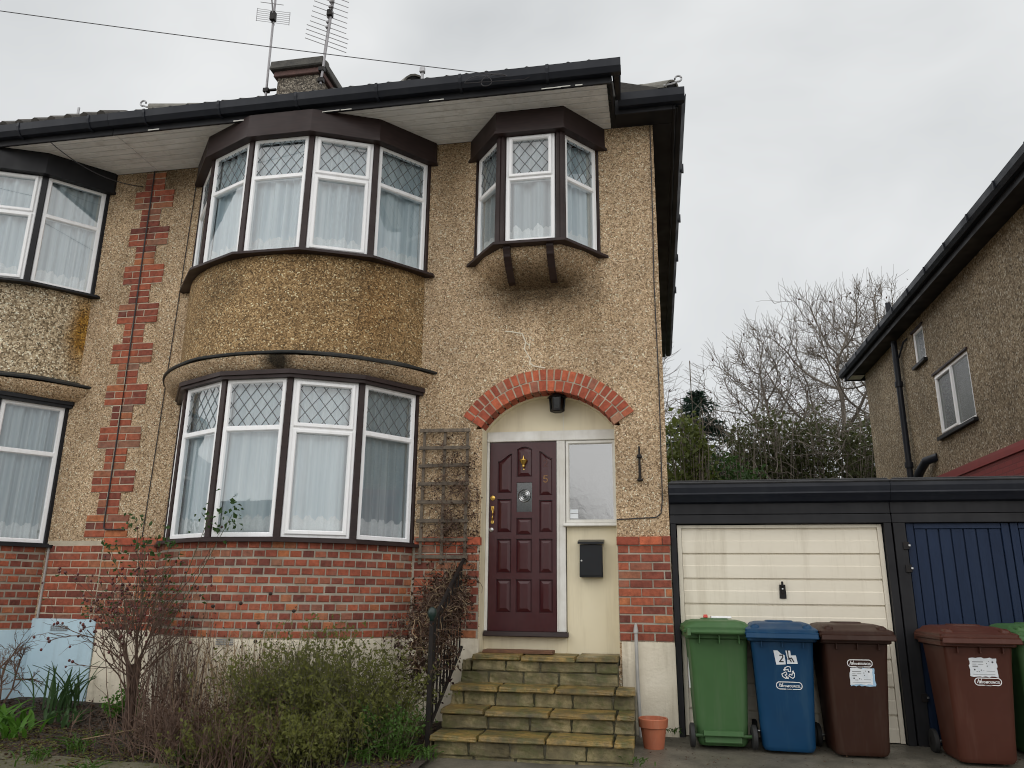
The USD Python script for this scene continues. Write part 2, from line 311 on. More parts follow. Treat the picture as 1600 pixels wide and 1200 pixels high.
plain('chimney_brick', (0.13, 0.07, 0.06), (0.08, 0.05, 0.045), scale=9.0, rough=0.9, bump=0.4)
plain('galvanised', (0.42, 0.42, 0.43), (0.3, 0.3, 0.31), scale=15, rough=0.5, metallic=0.6)
plain('alu_rod', (0.34, 0.33, 0.34), (0.25, 0.24, 0.25), scale=15, rough=0.5, metallic=0.4)
plain('wire_dark', (0.03, 0.027, 0.03), rough=0.6)
plain('wire_white', (0.7, 0.68, 0.62), rough=0.6)
plain('trellis_wood', (0.17, 0.135, 0.10), (0.085, 0.07, 0.055), scale=9.0, rough=0.9, stretch=(3, 1, 3), bump=0.4, objvar=0.2)
def stonemat(name, ramp, moss, rough, wet):
    n = {'g': ('geometry', {}), 'n': ('noise_texture', {'scale': 5.0, 'detail': 8.0, 'roughness': 0.68}), 'r': ('rgb_ramp', {'ramp': ramp}), 'oi': ('object_info', {}), 'mr': ('map_range', {'to_min': 0.75, 'to_max': 1.25}), 'hv': ('hsv', {}),
         'n2': ('noise_texture', {'scale': 9.0, 'detail': 7.0, 'roughness': 0.7}), 'm2': ('map_range', {'from_min': 0.46, 'from_max': 0.62, 'to_min': 0.0, 'to_max': moss, 'clamp': True}), 'mx': ('mix_color', {'b': (0.075, 0.082, 0.024)}),
         'n3': ('noise_texture', {'scale': 38.0, 'detail': 6.0, 'roughness': 0.7}), 'b': ('bump', {'strength': 0.9, 'distance': 0.012}), 'n4': ('noise_texture', {'scale': 4.0, 'detail': 5.0}), 'rr': ('map_range', {'from_min': 0.4, 'from_max': 0.6, 'to_min': wet, 'to_max': rough, 'clamp': True}), 'p': ('principled_bsdf', {'specular_ior_level': 0.4})}
    l = [('g.position', f'{k}.vector') for k in ('n', 'n2', 'n3', 'n4')] + [('n.fac', 'r.fac'), ('oi.random', 'mr.value'), ('mr.result', 'hv.value'), ('r.color', 'hv.color'), ('hv.color', 'mx.a'), ('n2.fac', 'm2.value'), ('m2.result', 'mx.fac'), ('mx.result', 'p.base_color'), ('n3.fac', 'b.height'), ('b.normal', 'p.normal'), ('n4.fac', 'rr.value'), ('rr.result', 'p.roughness')]
    mat(name, n, l, 'p.BSDF')
stonemat('stone_tread', [(0.3, (0.05, 0.042, 0.022)), (0.45, (0.12, 0.09, 0.036)), (0.58, (0.24, 0.155, 0.045)), (0.75, (0.34, 0.22, 0.075))], 0.75, 0.6, 0.22)
stonemat('stone_step', [(0.3, (0.06, 0.05, 0.028)), (0.48, (0.14, 0.115, 0.058)), (0.62, (0.235, 0.19, 0.095)), (0.78, (0.33, 0.28, 0.16))], 0.7, 0.85, 0.55)
plain('terracotta', (0.42, 0.13, 0.06), (0.34, 0.10, 0.05), scale=9.0, rough=0.7, bump=0.05, streak=((0.5, 0.3, 0.2), 0.5))
plain('rust_mat', (0.19, 0.09, 0.045), (0.12, 0.06, 0.035), scale=14.0, rough=0.9, bump=0.5)
plain('pipe_grey', (0.45, 0.44, 0.42), (0.36, 0.35, 0.33), scale=6.0, rough=0.4)
plain('mailbox_black', (0.009, 0.010, 0.013), (0.007, 0.008, 0.010), scale=6, spec=0.3, rough=0.35)
plain('garage_cream', (0.75, 0.69, 0.57), (0.70, 0.64, 0.52), scale=2.5, rough=0.38, rvar=0.08, streak=((0.42, 0.36, 0.26), 0.45))
plain('garage_blue', (0.011, 0.023, 0.055), (0.009, 0.019, 0.046), scale=6.0, rough=0.5, spec=0.2, stretch=(6, 1, 1), bump=0.1, objvar=0.05, streak=((0.02, 0.035, 0.07), 0.4))
plain('felt', (0.055, 0.055, 0.058), (0.035, 0.035, 0.037), scale=6.0, rough=0.85, bump=0.3)
plain('bin_green', (0.052, 0.122, 0.042), (0.046, 0.108, 0.037), scale=4.0, rough=0.5, spec=0.25, bump=0.08, bscale=160, dist=0.004, rvar=0.1, streak=((0.10, 0.14, 0.08), 0.4))
plain('bin_blue', (0.004, 0.042, 0.105), (0.003, 0.035, 0.09), scale=4.0, rough=0.5, spec=0.25, bump=0.08, bscale=160, dist=0.004, rvar=0.1, streak=((0.03, 0.075, 0.12), 0.5))
plain('bin_brown', (0.032, 0.0115, 0.006), (0.028, 0.0095, 0.005), scale=4.0, rough=0.5, spec=0.25, bump=0.08, bscale=160, dist=0.004, rvar=0.1, streak=((0.06, 0.04, 0.03), 0.5))
plain('bin_red_brown', (0.066, 0.02, 0.012), (0.056, 0.017, 0.01), scale=4.0, rough=0.5, spec=0.25, bump=0.08, bscale=160, dist=0.004, rvar=0.1, streak=((0.10, 0.05, 0.036), 0.5))
plain('tyre', (0.016, 0.016, 0.016), rough=0.7)
plain('print_white', (0.82, 0.82, 0.82), (0.78, 0.78, 0.78), rough=0.6)
plain('paper', (0.74, 0.76, 0.78), (0.62, 0.66, 0.7), scale=14, rough=0.7)
plain('paper_blue', (0.35, 0.52, 0.68), (0.28, 0.45, 0.6), scale=14, rough=0.7)
plain('print_grey', (0.3, 0.31, 0.32), rough=0.7)
plain('print_black', (0.03, 0.03, 0.035), rough=0.7)
plain('red_plastic', (0.6, 0.05, 0.03), rough=0.4)
plain('bark', (0.10, 0.058, 0.04), (0.05, 0.03, 0.022), scale=16, rough=0.9)
plain('bark_far', (0.165, 0.138, 0.112), (0.10, 0.085, 0.07), scale=2, rough=0.9)
plain('stem_red', (0.14, 0.085, 0.058), (0.07, 0.042, 0.03), scale=9, rough=0.85)
plain('stem_dry', (0.34, 0.25, 0.15), (0.17, 0.115, 0.065), scale=9, rough=0.9)
plain('stem_green', (0.10, 0.10, 0.045), (0.07, 0.06, 0.03), scale=9, rough=0.8)
plain('hip_red', (0.11, 0.016, 0.014), (0.035, 0.012, 0.012), scale=12, rough=0.35)
plain('cone_dark', (0.03, 0.02, 0.015), rough=0.9)
plain('concrete_pale', (0.34, 0.32, 0.28), (0.24, 0.225, 0.2), scale=1.5, rough=0.7, bump=0.4, bscale=40)
plain('concrete_wet', (0.15, 0.135, 0.105), (0.055, 0.05, 0.037), scale=2.6, rough=0.55, bump=0.5, bscale=40, detail=8.0, rvar=0.2)
plain('path_mossy', (0.13, 0.115, 0.075), (0.055, 0.055, 0.025), scale=5, rough=0.75, bump=0.6, bscale=50, detail=8.0)
plain('soil_dark', (0.05, 0.036, 0.026), (0.026, 0.02, 0.015), scale=14, rough=0.95, bump=0.9, bscale=60)
plain('asphalt', (0.06, 0.06, 0.06), (0.045, 0.045, 0.045), scale=10, rough=0.85, bump=0.3)
plain('ground_green', (0.06, 0.07, 0.03), (0.04, 0.045, 0.02), scale=2, rough=0.9)
plain('red_coping', (0.23, 0.03, 0.028), (0.19, 0.025, 0.024), scale=5, rough=0.5)
plain('far_render', (0.3, 0.25, 0.18), (0.25, 0.2, 0.15), scale=8, rough=0.9)
plain('far_roof', (0.05, 0.045, 0.042), (0.035, 0.032, 0.03), scale=3, rough=0.9)
plain('interior_dark', (0.05, 0.05, 0.05), rough=0.9)

def leafmat(name, ramp, trans=0.35, rough=0.5):
    n = {'g': ('geometry', {}), 'r': ('rgb_ramp', {'ramp': ramp}), 'p': ('principled_bsdf', {'roughness': rough, 'specular_ior_level': 0.3}), 't': ('translucent_bsdf', {}), 'm': ('mix_closure', {'fac': trans})}
    mat(name, n, [('g.random_per_island', 'r.fac'), ('r.color', 'p.base_color'), ('r.color', 't.color'), ('p.BSDF', 'm.closure1'), ('t.BSDF', 'm.closure2')], 'm.closure')
leafmat('leaf_olive', [(0, (0.15, 0.16, 0.04)), (0.5, (0.34, 0.34, 0.08)), (0.8, (0.52, 0.50, 0.13)), (1, (0.72, 0.68, 0.24))], trans=0.5)
leafmat('leaf_rose', [(0, (0.04, 0.08, 0.02)), (0.7, (0.08, 0.14, 0.035)), (1, (0.3, 0.28, 0.05))])
leafmat('leaf_bright', [(0, (0.07, 0.17, 0.02)), (0.6, (0.13, 0.28, 0.035)), (1, (0.22, 0.36, 0.06))])
leafmat('leaf_strap', [(0, (0.05, 0.10, 0.035)), (0.6, (0.09, 0.15, 0.05)), (1, (0.16, 0.2, 0.07))])
leafmat('leaf_dead', [(0, (0.05, 0.025, 0.015)), (0.5, (0.13, 0.07, 0.04)), (0.85, (0.24, 0.15, 0.09)), (1, (0.42, 0.32, 0.22))])
leafmat('leaf_maroon', [(0, (0.03, 0.012, 0.012)), (0.7, (0.08, 0.025, 0.02)), (1, (0.14, 0.06, 0.045))])
leafmat('leaf_ivy', [(0, (0.07, 0.08, 0.03)), (0.6, (0.19, 0.19, 0.07)), (1, (0.36, 0.34, 0.13))], trans=0.5)
leafmat('leaf_conifer', [(0, (0.012, 0.03, 0.018)), (0.7, (0.025, 0.05, 0.03)), (1, (0.05, 0.075, 0.04))])
leafmat('leaf_yellow_green', [(0, (0.09, 0.11, 0.025)), (0.6, (0.22, 0.23, 0.05)), (1, (0.44, 0.38, 0.07))])
leafmat('leaf_grass', [(0, (0.06, 0.12, 0.02)), (0.6, (0.12, 0.2, 0.035)), (1, (0.25, 0.26, 0.09))])
leafmat('leaf_litter', [(0, (0.06, 0.035, 0.02)), (0.6, (0.16, 0.1, 0.06)), (0.9, (0.32, 0.25, 0.17)), (1, (0.55, 0.5, 0.42))], trans=0.1)

def glassmat(name, tint, refl, bump=None, rough=0.0, lo=0.13):
    n = {'f': ('fresnel', {'IOR': 1.52}), 'ml': ('map_range', {'from_min': 0.04, 'from_max': 1.0, 'to_min': lo, 'to_max': 0.85}), 't': ('transparent_bsdf', {'color': tint}), 'gl': ('glossy_bsdf', {'color': (1, 1, 1), 'roughness': rough}), 'm': ('mix_closure', {})}
    l = [('f.fac', 'ml.value'), ('ml.result', 'm.fac'), ('t.BSDF', 'm.closure1'), ('gl.BSDF', 'm.closure2')]
    if bump:
        n['g'] = ('geometry', {}); n['n'] = ('noise_texture', {'scale': bump[0], 'detail': 2.0, 'distortion': 0.8}); n['b'] = ('bump', {'strength': bump[1], 'distance': 0.02})
        l += [('g.position', 'n.vector'), ('n.fac', 'b.height'), ('b.normal', 'gl.normal')]
    mat(name, n, l, 'm.closure')
glassmat('glass', (0.93, 0.96, 0.96), 2.6, bump=(1.2, 0.03))
glassmat('glass_obscured', (0.5, 0.54, 0.56), 3.0, bump=(9.0, 0.04), rough=0.14, lo=0.3)
glassmat('glass_frosted_green', (0.42, 0.52, 0.46), 3.0, bump=(60.0, 0.2), rough=0.2, lo=0.12)
glassmat('glass_bullion', (0.3, 0.36, 0.35), 4.0, rough=0.15, lo=0.10)
glassmat('glass_dark', (0.06, 0.06, 0.05), 4.0, rough=0.2, lo=0.04)
n = {'d': ('diffuse_bsdf', {}), 't': ('translucent_bsdf', {'color': (0.8, 0.84, 0.88)}), 'm': ('mix_closure', {'fac': 0.12}), 'g': ('geometry', {}), 'mp': ('mapping', {'scale': (9, 9, 0.3)}), 'n': ('noise_texture', {'scale': 2.0, 'detail': 3.0}), 'r': ('rgb_ramp', {'ramp': [(0.3, (0.54, 0.64, 0.70)), (0.7, (0.80, 0.87, 0.91))]}), 'oi': ('object_info', {}), 'mr': ('map_range', {'to_min': 0.72, 'to_max': 1.04}), 'hv': ('hsv', {})}
mat('net_curtain', n, [('g.position', 'mp.vector'), ('mp.vector', 'n.vector'), ('n.fac', 'r.fac'), ('oi.random', 'mr.value'), ('mr.result', 'hv.value'), ('r.color', 'hv.color'), ('hv.color', 'd.color'), ('d.BSDF', 'm.closure1'), ('t.BSDF', 'm.closure2')], 'm.closure')
plain('lace', (0.86, 0.88, 0.9), (0.74, 0.78, 0.8), scale=60, rough=0.9)
plain('blue_render', (0.50, 0.66, 0.75), (0.45, 0.61, 0.70), scale=2.5, rough=0.7, bump=0.15, bscale=30, streak=((0.33, 0.42, 0.46), 0.4))
plain('cream_render', (0.80, 0.73, 0.60), (0.68, 0.61, 0.48), scale=3.0, rough=0.8, bump=0.3, bscale=25, streak=((0.36, 0.3, 0.2), 0.6))
# red painted brickwork of the neighbour, too far to tell single bricks apart
n = {'g': ('geometry', {}), 'sx': ('separate_xyz', {}), 'cx': ('combine_xyz', {}), 'br': ('brick_texture', {'scale': 1.0, 'brick_width': 0.225, 'row_height': 0.075, 'mortar_size': 0.008, 'color1': (0.21, 0.028, 0.027), 'color2': (0.18, 0.024, 0.024), 'mortar': (0.14, 0.02, 0.02)}), 'b': ('bump', {'strength': 0.6, 'distance': 0.01, 'invert': True}), 'p': ('principled_bsdf', {'roughness': 0.6})}
mat('red_painted_brick', n, [('g.position', 'sx.vector'), ('sx.y', 'cx.x'), ('sx.z', 'cx.y'), ('cx.vector', 'br.vector'), ('br.color', 'p.base_color'), ('br.fac', 'b.height'), ('b.normal', 'p.normal')], 'p.BSDF')

# ================================================================== the setting
def slope(y): return np.where(np.asarray(y) < 0, 0.055 * np.asarray(y), 0.0)
def ground_sheet(x0, x1, y0, y1, nx, ny, dz, amp=0.0, sc=3.0):
    def fn(U, V):
        P = np.stack([U, V, 0 * U], -1); P[..., 2] = slope(np.maximum(V, -9)) + dz
        if amp: P[..., 2] += amp * (meshkit.fbm(P * sc, 4) - 0.5)
        return P
    return grid(fn, np.linspace(x0, x1, nx), np.linspace(y0, y1, ny))
single('ground', grid(lambda U, V: np.stack([U, V, slope(np.maximum(V, -9)) - 0.10], -1), np.linspace(-150, 150, 7), np.r_[np.linspace(-150, -9, 5), np.linspace(-8, 0, 3), np.linspace(8, 150, 6)]), 'ground_green', 'rough green ground between and behind the houses', 'ground', kind='structure')
single('road', ground_sheet(-60, 60, -22, -13, 2, 2, -0.16 + 0.12), 'asphalt', 'dark asphalt road in front of the houses', 'road', kind='structure')
single('pavement', chbox(-60, 60, -13, -10.5, -0.9, -0.44, 0.02), 'concrete_pale', 'concrete pavement along the road', 'pavement', kind='structure')
single('front_paving', ground_sheet(-40, 40, -10.5, -3.3, 30, 30, -0.03, 0.02, 2.0), 'concrete_pale', 'pale concrete paving in front of the houses', 'paving', kind='structure')
single('driveway', ground_sheet(-1.95, 9, -3.6, 0.3, 60, 60, -0.004, 0.02, 2.0), 'concrete_wet', 'damp dark concrete driveway in front of the garages', 'driveway', kind='structure')
def soil_z(x, y):
    P = np.stack([x, y, 0 * x], -1)
    return slope(y) + 0.03 + 0.07 * (meshkit.fbm(P * 2.5, 4) - 0.35) + 0.05 * np.clip((-5.4 - x) / 1.5, 0, 1.5) + 0.02 * np.clip(1 + y, -1, 1)
single('garden_bed', grid(lambda U, V: np.stack([U, V, soil_z(U, V)], -1), np.linspace(-13, -1.88, 150), np.linspace(-3.4, 0.2, 60)), 'soil_dark', 'dark damp soil of the front garden bed', 'garden bed', kind='structure')
def path_pt(U, V):
    y = -1.78 - 0.10 * np.sin(U * 1.3) - V; return np.stack([U, y, soil_z(U, -1.8 + 0 * U) * 0 + 0.045 * np.minimum(V, 0.05) / 0.05 + slope(y) - 0.02 + 0.03 * meshkit.fbm(np.stack([U * 2, y * 2, 0 * U], -1), 3)], -1)
single('garden_path', grid(path_pt, np.linspace(-9, -3.7, 60), np.r_[0, 0.02, 0.05, np.linspace(0.1, 4.0, 24)]), 'path_mossy', 'mossy damp concrete path edge along the garden bed', 'path', kind='structure')

# ================================================================== house parts shared by both halves
def plan_at(cx, yc, R, a):
    """facet vertices of the bay at radius R, left to right"""
    t = np.array([-2.5, -1.5, -0.5, 0.5, 1.5, 2.5]) * a
    return np.stack([cx + R * np.sin(t), yc - R * np.cos(t)], 1)
UP = dict(yc=0.816, R=1.709, a=math.radians(24.588), zt=6.243, zb=4.82)
LO = dict(yc=0.607, R=1.570, a=math.radians(26.902), zt=3.374, zb=1.767)

def closed(poly, yback=0.06):
    p = [(x, y) for x, y in poly]
    return Polygon([(p[0][0], yback)] + p + [(p[-1][0], yback)]).buffer(0)

class Facet:
    def __init__(s, p0, p1):
        s.p0 = np.array(p0, float); s.L = float(np.linalg.norm(np.array(p1) - s.p0)); s.u = (np.array(p1) - s.p0) / s.L; s.n = np.array([s.u[1], -s.u[0]])
    def w(s, mesh):
        """local (s, d outward, z) -> world"""
        v, f = arr(mesh)
        q = s.p0 + v[:, :1] * s.u + v[:, 1:2] * s.n
        return np.column_stack([q, v[:, 2]]), f[:, ::-1]
    def box(s, a, b, c, d, e, g): return s.w(bx(a, b, c, d, e, g))
    def cbox(s, a, b, c, d, e, g, r=0.006): return s.w(chbox(a, b, c, d, e, g, r))

def ring(F, s0, s1, z0, z1, w, d0, d1, bead=0.010):
    """picture-frame ring with a sloped inner bead, local coordinates"""
    out = []
    a = [(s0, z0), (s1, z0), (s1, z1), (s0, z1)]; e = 0.007
    def rect(i): return [(s0 + i, z0 + i), (s1 - i, z0 + i), (s1 - i, z1 - i), (s0 + i, z1 - i)]
    lev = [(rect(0), d0), (rect(0), d1 - e), (rect(e), d1), (rect(w - bead), d1), (rect(w), d1 - 0.016), (rect(w), d0)]
    V = np.array([(x, d, z) for r, d in lev for x, z in r]); Fc = []
    for k in range(len(lev) - 1):
        for j in range(4):
            p, q = k * 4 + j, k * 4 + (j + 1) % 4; Fc += [[p, p + 4, q + 4], [p, q + 4, q]]
    return F.w((V, np.array(Fc)))

def pane_mesh(F, s0, s1, z0, z1, d): return F.w((np.array([[s0, d, z0], [s1, d, z0], [s1, d, z1], [s0, d, z1]]), np.array([[0, 2, 1], [0, 3, 2]])))

def lattice(F, s0, s1, z0, z1, d, dw, dh, r=0.0037):
    rect = sbox(s0, z0, s1, z1); ms = []; k = dh / dw; cxm = (s0 + s1) / 2; czm = (z0 + z1) / 2
    for sg in (1, -1):
        for i in range(-12, 13):
            c = czm + (i + 0.0) * dh
            ln = LineString([(s0 - 1, c + sg * k * (s0 - 1 - cxm)), (s1 + 1, c + sg * k * (s1 + 1 - cxm))]).intersection(rect)
            if ln.is_empty or ln.length < 0.02: continue
            (xa, za), (xb, zb) = ln.coords[0], ln.coords[-1]
            t = np.array([xb - xa, zb - za]); t /= np.linalg.norm(t); nn = np.array([-t[1], t[0]]) * r
            dd = d + 0.0008 * (sg > 0)
            V = [(xa - nn[0], dd, za - nn[1]), (xa + nn[0], dd, za + nn[1]), (xb + nn[0], dd, zb + nn[1]), (xb - nn[0], dd, zb - nn[1])]
            V += [(x, dd + 0.003, z) for x, _, z in V]
            ms.append(F.w((np.array(V), np.array([[4, 6, 5], [4, 7, 6], [0, 5, 1], [0, 4, 5], [1, 6, 2], [1, 5, 6], [2, 7, 3], [2, 6, 7], [3, 4, 0], [3, 7, 4]]))))
    return cat(*ms)

def curtain(F, s0, s1, z0, z1, d, rng, gather=1.0):
    ph = rng.uniform(0, 6, 5); am = rng.uniform(0.7, 1.5); n = max(30, int((s1 - s0) / 0.006))
    def off(S, Z):
        fr = 46 + 12 * np.sin(S * 5 + ph[0])
        return gather * am * (0.016 * np.sin(S * fr + ph[1] + 0.12 * Z * np.sin(9 * S)) + 0.014 * np.sin(S * 21 + ph[2]) + 0.009 * np.abs(np.sin(S * 47 + ph[3] + 0.3 * Z))) * (1 - 0.25 * (Z - z0) / (z1 - z0))
    S = np.linspace(s0, s1, n)
    body = grid(lambda U, V: np.stack([U, d + 1.5 * off(U, V), V], -1), S, np.linspace(z0, z1, 8))
    def lace_pt(U, V):
        top = 0.13 + 0.05 * np.abs(np.sin(U * 26 + ph[4])) + 0.015 * np.abs(np.sin(U * 78))
        Z = z0 + 0.01 + V * top
        return np.stack([U, d + 1.5 * off(U, Z) + 0.004, Z], -1)
    lace = grid(lace_pt, S, np.linspace(0, 1, 3))
    return F.w(body), F.w(lace)

def window(parent, p0, p1, z0, z1, zt, rng, sash_top=False, sash_low=False, lead=True, gap=0.04, white='upvc', name='window', label=None, frame=0.05, glass='glass', low_curtain=True, gather=1.0, ext=(0.0, 0.0)):
    F = Facet(p0, p1); a, b = gap, F.L - gap
    fr = cat(ring(F, a, b, z0, zt + 0.02, frame, -0.06, 0.0), ring(F, a, b, zt - 0.02 + 0.0, z1, frame, -0.058, -0.002))
    w = part(parent, name, fr, white, label)
    f2 = frame * 0.86
    ta, tb, tz0, tz1 = a + frame - 0.006, b - frame + 0.006, zt + frame - 0.026, z1 - frame + 0.006
    la, lb, lz0, lz1 = a + frame - 0.006, b - frame + 0.006, z0 + frame - 0.006, zt - frame + 0.026
    if sash_top:
        part(w, 'sash', ring(F, ta - 0.012, tb + 0.012, tz0 - 0.012, tz1 + 0.012, f2, -0.05, 0.020), white)
        ta, tb, tz0, tz1 = ta + f2 - 0.016, tb - f2 + 0.016, tz0 + f2 - 0.016, tz1 - f2 + 0.016
    if sash_low:
        part(w, 'sash', ring(F, la - 0.012, lb + 0.012, lz0 - 0.012, lz1 + 0.012, f2, -0.05, 0.020), white)
        la, lb, lz0, lz1 = la + f2 - 0.016, lb - f2 + 0.016, lz0 + f2 - 0.016, lz1 - f2 + 0.016
    part(w, 'pane', pane_mesh(F, ta, tb, tz0, tz1, -0.022), glass)
    part(w, 'pane', pane_mesh(F, la, lb, lz0, lz1, -0.022), glass)
    if lead: part(w, 'lead_lattice', lattice(F, ta, tb, tz0, tz1, -0.021, 0.128, 0.165), 'lead_came')
    c, l = curtain(F, 0.005 - ext[0], F.L - 0.005 + ext[1], z0 + 0.03, z1 - 0.02, -0.115, rng, gather)
    part(w, 'curtain', c, 'net_curtain', smooth=True)
    if low_curtain: part(w, 'lace_border', l, 'lace', smooth=True)
    return w

def bricks_flat(parent, name, x0, x1, z0, rows, course, yf, matname, rng, stretch=0.2275, phase=0, skip=None, depth=0.05, cap=None):
    """running bond on a wall facing -y; every brick a mesh"""
    J = 0.011
    for k in range(rows):
        x = x0 - (0.5 * stretch if (k + phase) % 2 else 0.0)
        while x < x1 - 0.01:
            a, b = max(x, x0), min(x + stretch, x1)
            if b - a > 0.04 and not (skip and skip(a, b, k)):
                part(parent, name, one_brick(a + J / 2, b - J / 2, z0 + k * course + 0.007, z0 + (k + 1) * course - 0.007, yf, depth, rng), matname)
            x += stretch

def one_brick(a, b, z0, z1, yf, depth, rng):
    j = rng.uniform(-0.0025, 0.0025, 6); y = yf + rng.uniform(-0.003, 0.003); i = 0.004
    a, b, z0, z1 = a + j[0], b + j[1], z0 + j[2], z1 + j[3]
    V = np.array([(a, y + depth, z0), (b, y + depth, z0), (b, y + depth, z1), (a, y + depth, z1), (a, y + i, z0), (b, y + i, z0), (b, y + i, z1), (a, y + i, z1), (a + i, y, z0 + i), (b - i, y + j[4], z0 + i), (b - i, y + j[5], z1 - i), (a + i, y, z1 - i)])
    F = []
    for k in (0, 4):
        for q in range(4):
            p, r = k + q, k + (q + 1) % 4; F += [[p, r, r + 4], [p, r + 4, p + 4]]
    F += [[8, 9, 10], [8, 10, 11]]
    return V, np.array(F)

def bend(mesh, cx, yc, R):
    """flat brick coordinates (x = arc length, y = depth behind the face, z) onto a cylinder facing -y"""
    v, f = arr(mesh); t = v[:, 0] / R; r = R - v[:, 1]
    return np.stack([cx + r * np.sin(t), yc - r * np.cos(t), v[:, 2]], 1), f

def arc_shell(cx, yc, prof, half, n=40):
    """prof: [(radius, z)], swept over +-half radians"""
    pr = np.array(prof)
    return grid(lambda U, V: np.stack([cx + np.interp(V, np.arange(len(pr)), pr[:, 0]) * np.sin(U), yc - np.interp(V, np.arange(len(pr)), pr[:, 0]) * np.cos(U), np.interp(V, np.arange(len(pr)), pr[:, 1])], -1), np.linspace(-half, half, n), np.arange(len(pr)))

def half_at(R, yc, y=0.03): return math.acos(max(-1, min(1, (yc - y) / R)))

def bay(house, mirror_cx, style, rng):
    cxU, cxL = mirror_cx
    dark = 'brown_wood' if style == 'main' else 'black_wood'
    lead = style == 'main'
    # upper lights
    for S, cx, zt in ((UP, cxU, 5.745), (LO, cxL, 2.855)):
        P = plan_at(cx, S['yc'], S['R'], S['a'])
        for k in range(5):
            st, sl = (style == 'main' and S is UP and k in (2, 3)), False
            if style == 'main' and S is UP: st, sl = k in (3,), k in (3,)
            if style == 'main' and S is LO: st, sl = k in (3,), k in (3,)
            if style != 'main': st, sl = k == 3 and S is UP, k == 3 and S is UP
            window(house, P[k], P[k + 1], S['zb'], S['zt'], zt if style == 'main' else zt - 0.03 - (0.0 if S is UP else 0.03), rng, sash_top=st, sash_low=sl, lead=lead, gap=0.036, ext=(0.14 if k == 0 else 0.0, 0.14 if k == 4 else 0.0))
        for k in range(6):
            t = (k - 2.5) * S['a']; R_ = rotz(t)
            part(house, 'mullion', xf(chbox(-0.034, 0.034, -0.012, 0.10, S['zb'] - 0.01, S['zt'] + 0.01, 0.006), R_, (P[k][0], P[k][1], 0)), dark)
    for S, cx in ((UP, cxU), (LO, cxL)):
        part(house, 'plaster_reveal', bx(cx - 1.44, cx + 1.44, -0.012, -0.003, S['zb'] - 0.01, S['zt'] + 0.02), 'upvc_old')
    U, Lw = (lambda d: plan_at(cxU, UP['yc'], UP['R'] + d, UP['a'])), (lambda d: plan_at(cxL, LO['yc'], LO['R'] + d, LO['a']))
    part(house, 'bay_fascia', cat(extr(closed(U(0.085)), UP['zt'] + 0.012, 6.506), extr(closed(U(0.10)), UP['zt'] - 0.022, UP['zt'] + 0.010)), dark)
    part(house, 'window_sill', cat(extr(closed(U(0.115)), 4.775, 4.803), extr(closed(U(0.05)), 4.804, 4.822)), dark)
    hU = half_at(1.70, UP['yc'])
    part(house, 'bay_apron', arc_shell(cxU, UP['yc'], [(1.695, 4.778), (1.70, 4.6), (1.70, 4.2), (1.70, 3.9), (1.705, 3.66)], hU), 'pebbledash_mossy' if style == 'main' else 'pebbledash_pale', smooth=True)
    h2 = half_at(1.865, UP['yc'])
    wob = lambda m: (m[0] + np.column_stack([0 * m[0][:, 0], 0 * m[0][:, 0], 0.05 * (meshkit.fbm(m[0] * 1.7, 3) - 0.5)]), m[1])
    part(house, 'bay_hood', wob(arc_shell(cxU, UP['yc'], [(1.69, 3.70), (1.72, 3.675), (1.862, 3.628), (1.868, 3.620), (1.864, 3.602), (1.84, 3.598)], h2)), 'lead_sheet')
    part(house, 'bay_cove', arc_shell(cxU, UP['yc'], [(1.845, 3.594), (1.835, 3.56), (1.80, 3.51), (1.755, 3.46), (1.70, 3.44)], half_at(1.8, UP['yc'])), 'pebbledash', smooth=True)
    part(house, 'window_head', cat(extr(closed(Lw(0.075)), 3.400, 3.446), extr(closed(Lw(0.055)), 3.366, 3.399)), dark)
    part(house, 'window_sill', cat(extr(closed(Lw(0.10)), 1.722, 1.752), extr(closed(Lw(0.04)), 1.753, 1.769)), dark)
    # brick base
    R, yc = 1.572, LO['yc']; hb = half_at(R, yc)
    part(house, 'bay_mortar', arc_shell(cxL, yc, [(R - 0.007, 0.7), (R - 0.007, 1.735)], hb, 60), 'mortar')
    J, w = 0.014, 0.1165; total = 0
    for k in range(11):
        z0 = 0.828 + k * 0.0826; s = -hb * R - (w / 2 if k % 2 else 0)
        while s < hb * R:
            a, b = max(s, -hb * R), min(s + w, hb * R)
            if b - a > 0.045 and (style == 'main' or a > 0.3):
                nm = 'brick'
                part(house, nm, bend(one_brick(a + J / 2, b - J / 2, z0 + 0.0115, z0 + 0.0826 - 0.0115, 0.0, 0.04, rng), cxL, yc, R), 'brick_red')
            s += w
    part(house, 'bay_plinth', arc_shell(cxL, yc, [(R + 0.012, -0.3), (R + 0.014, 0.4), (R + 0.012, 0.822), (R - 0.02, 0.828)], hb + 0.01, 50), 'cream_render' if style == 'main' else 'blue_render', smooth=30)

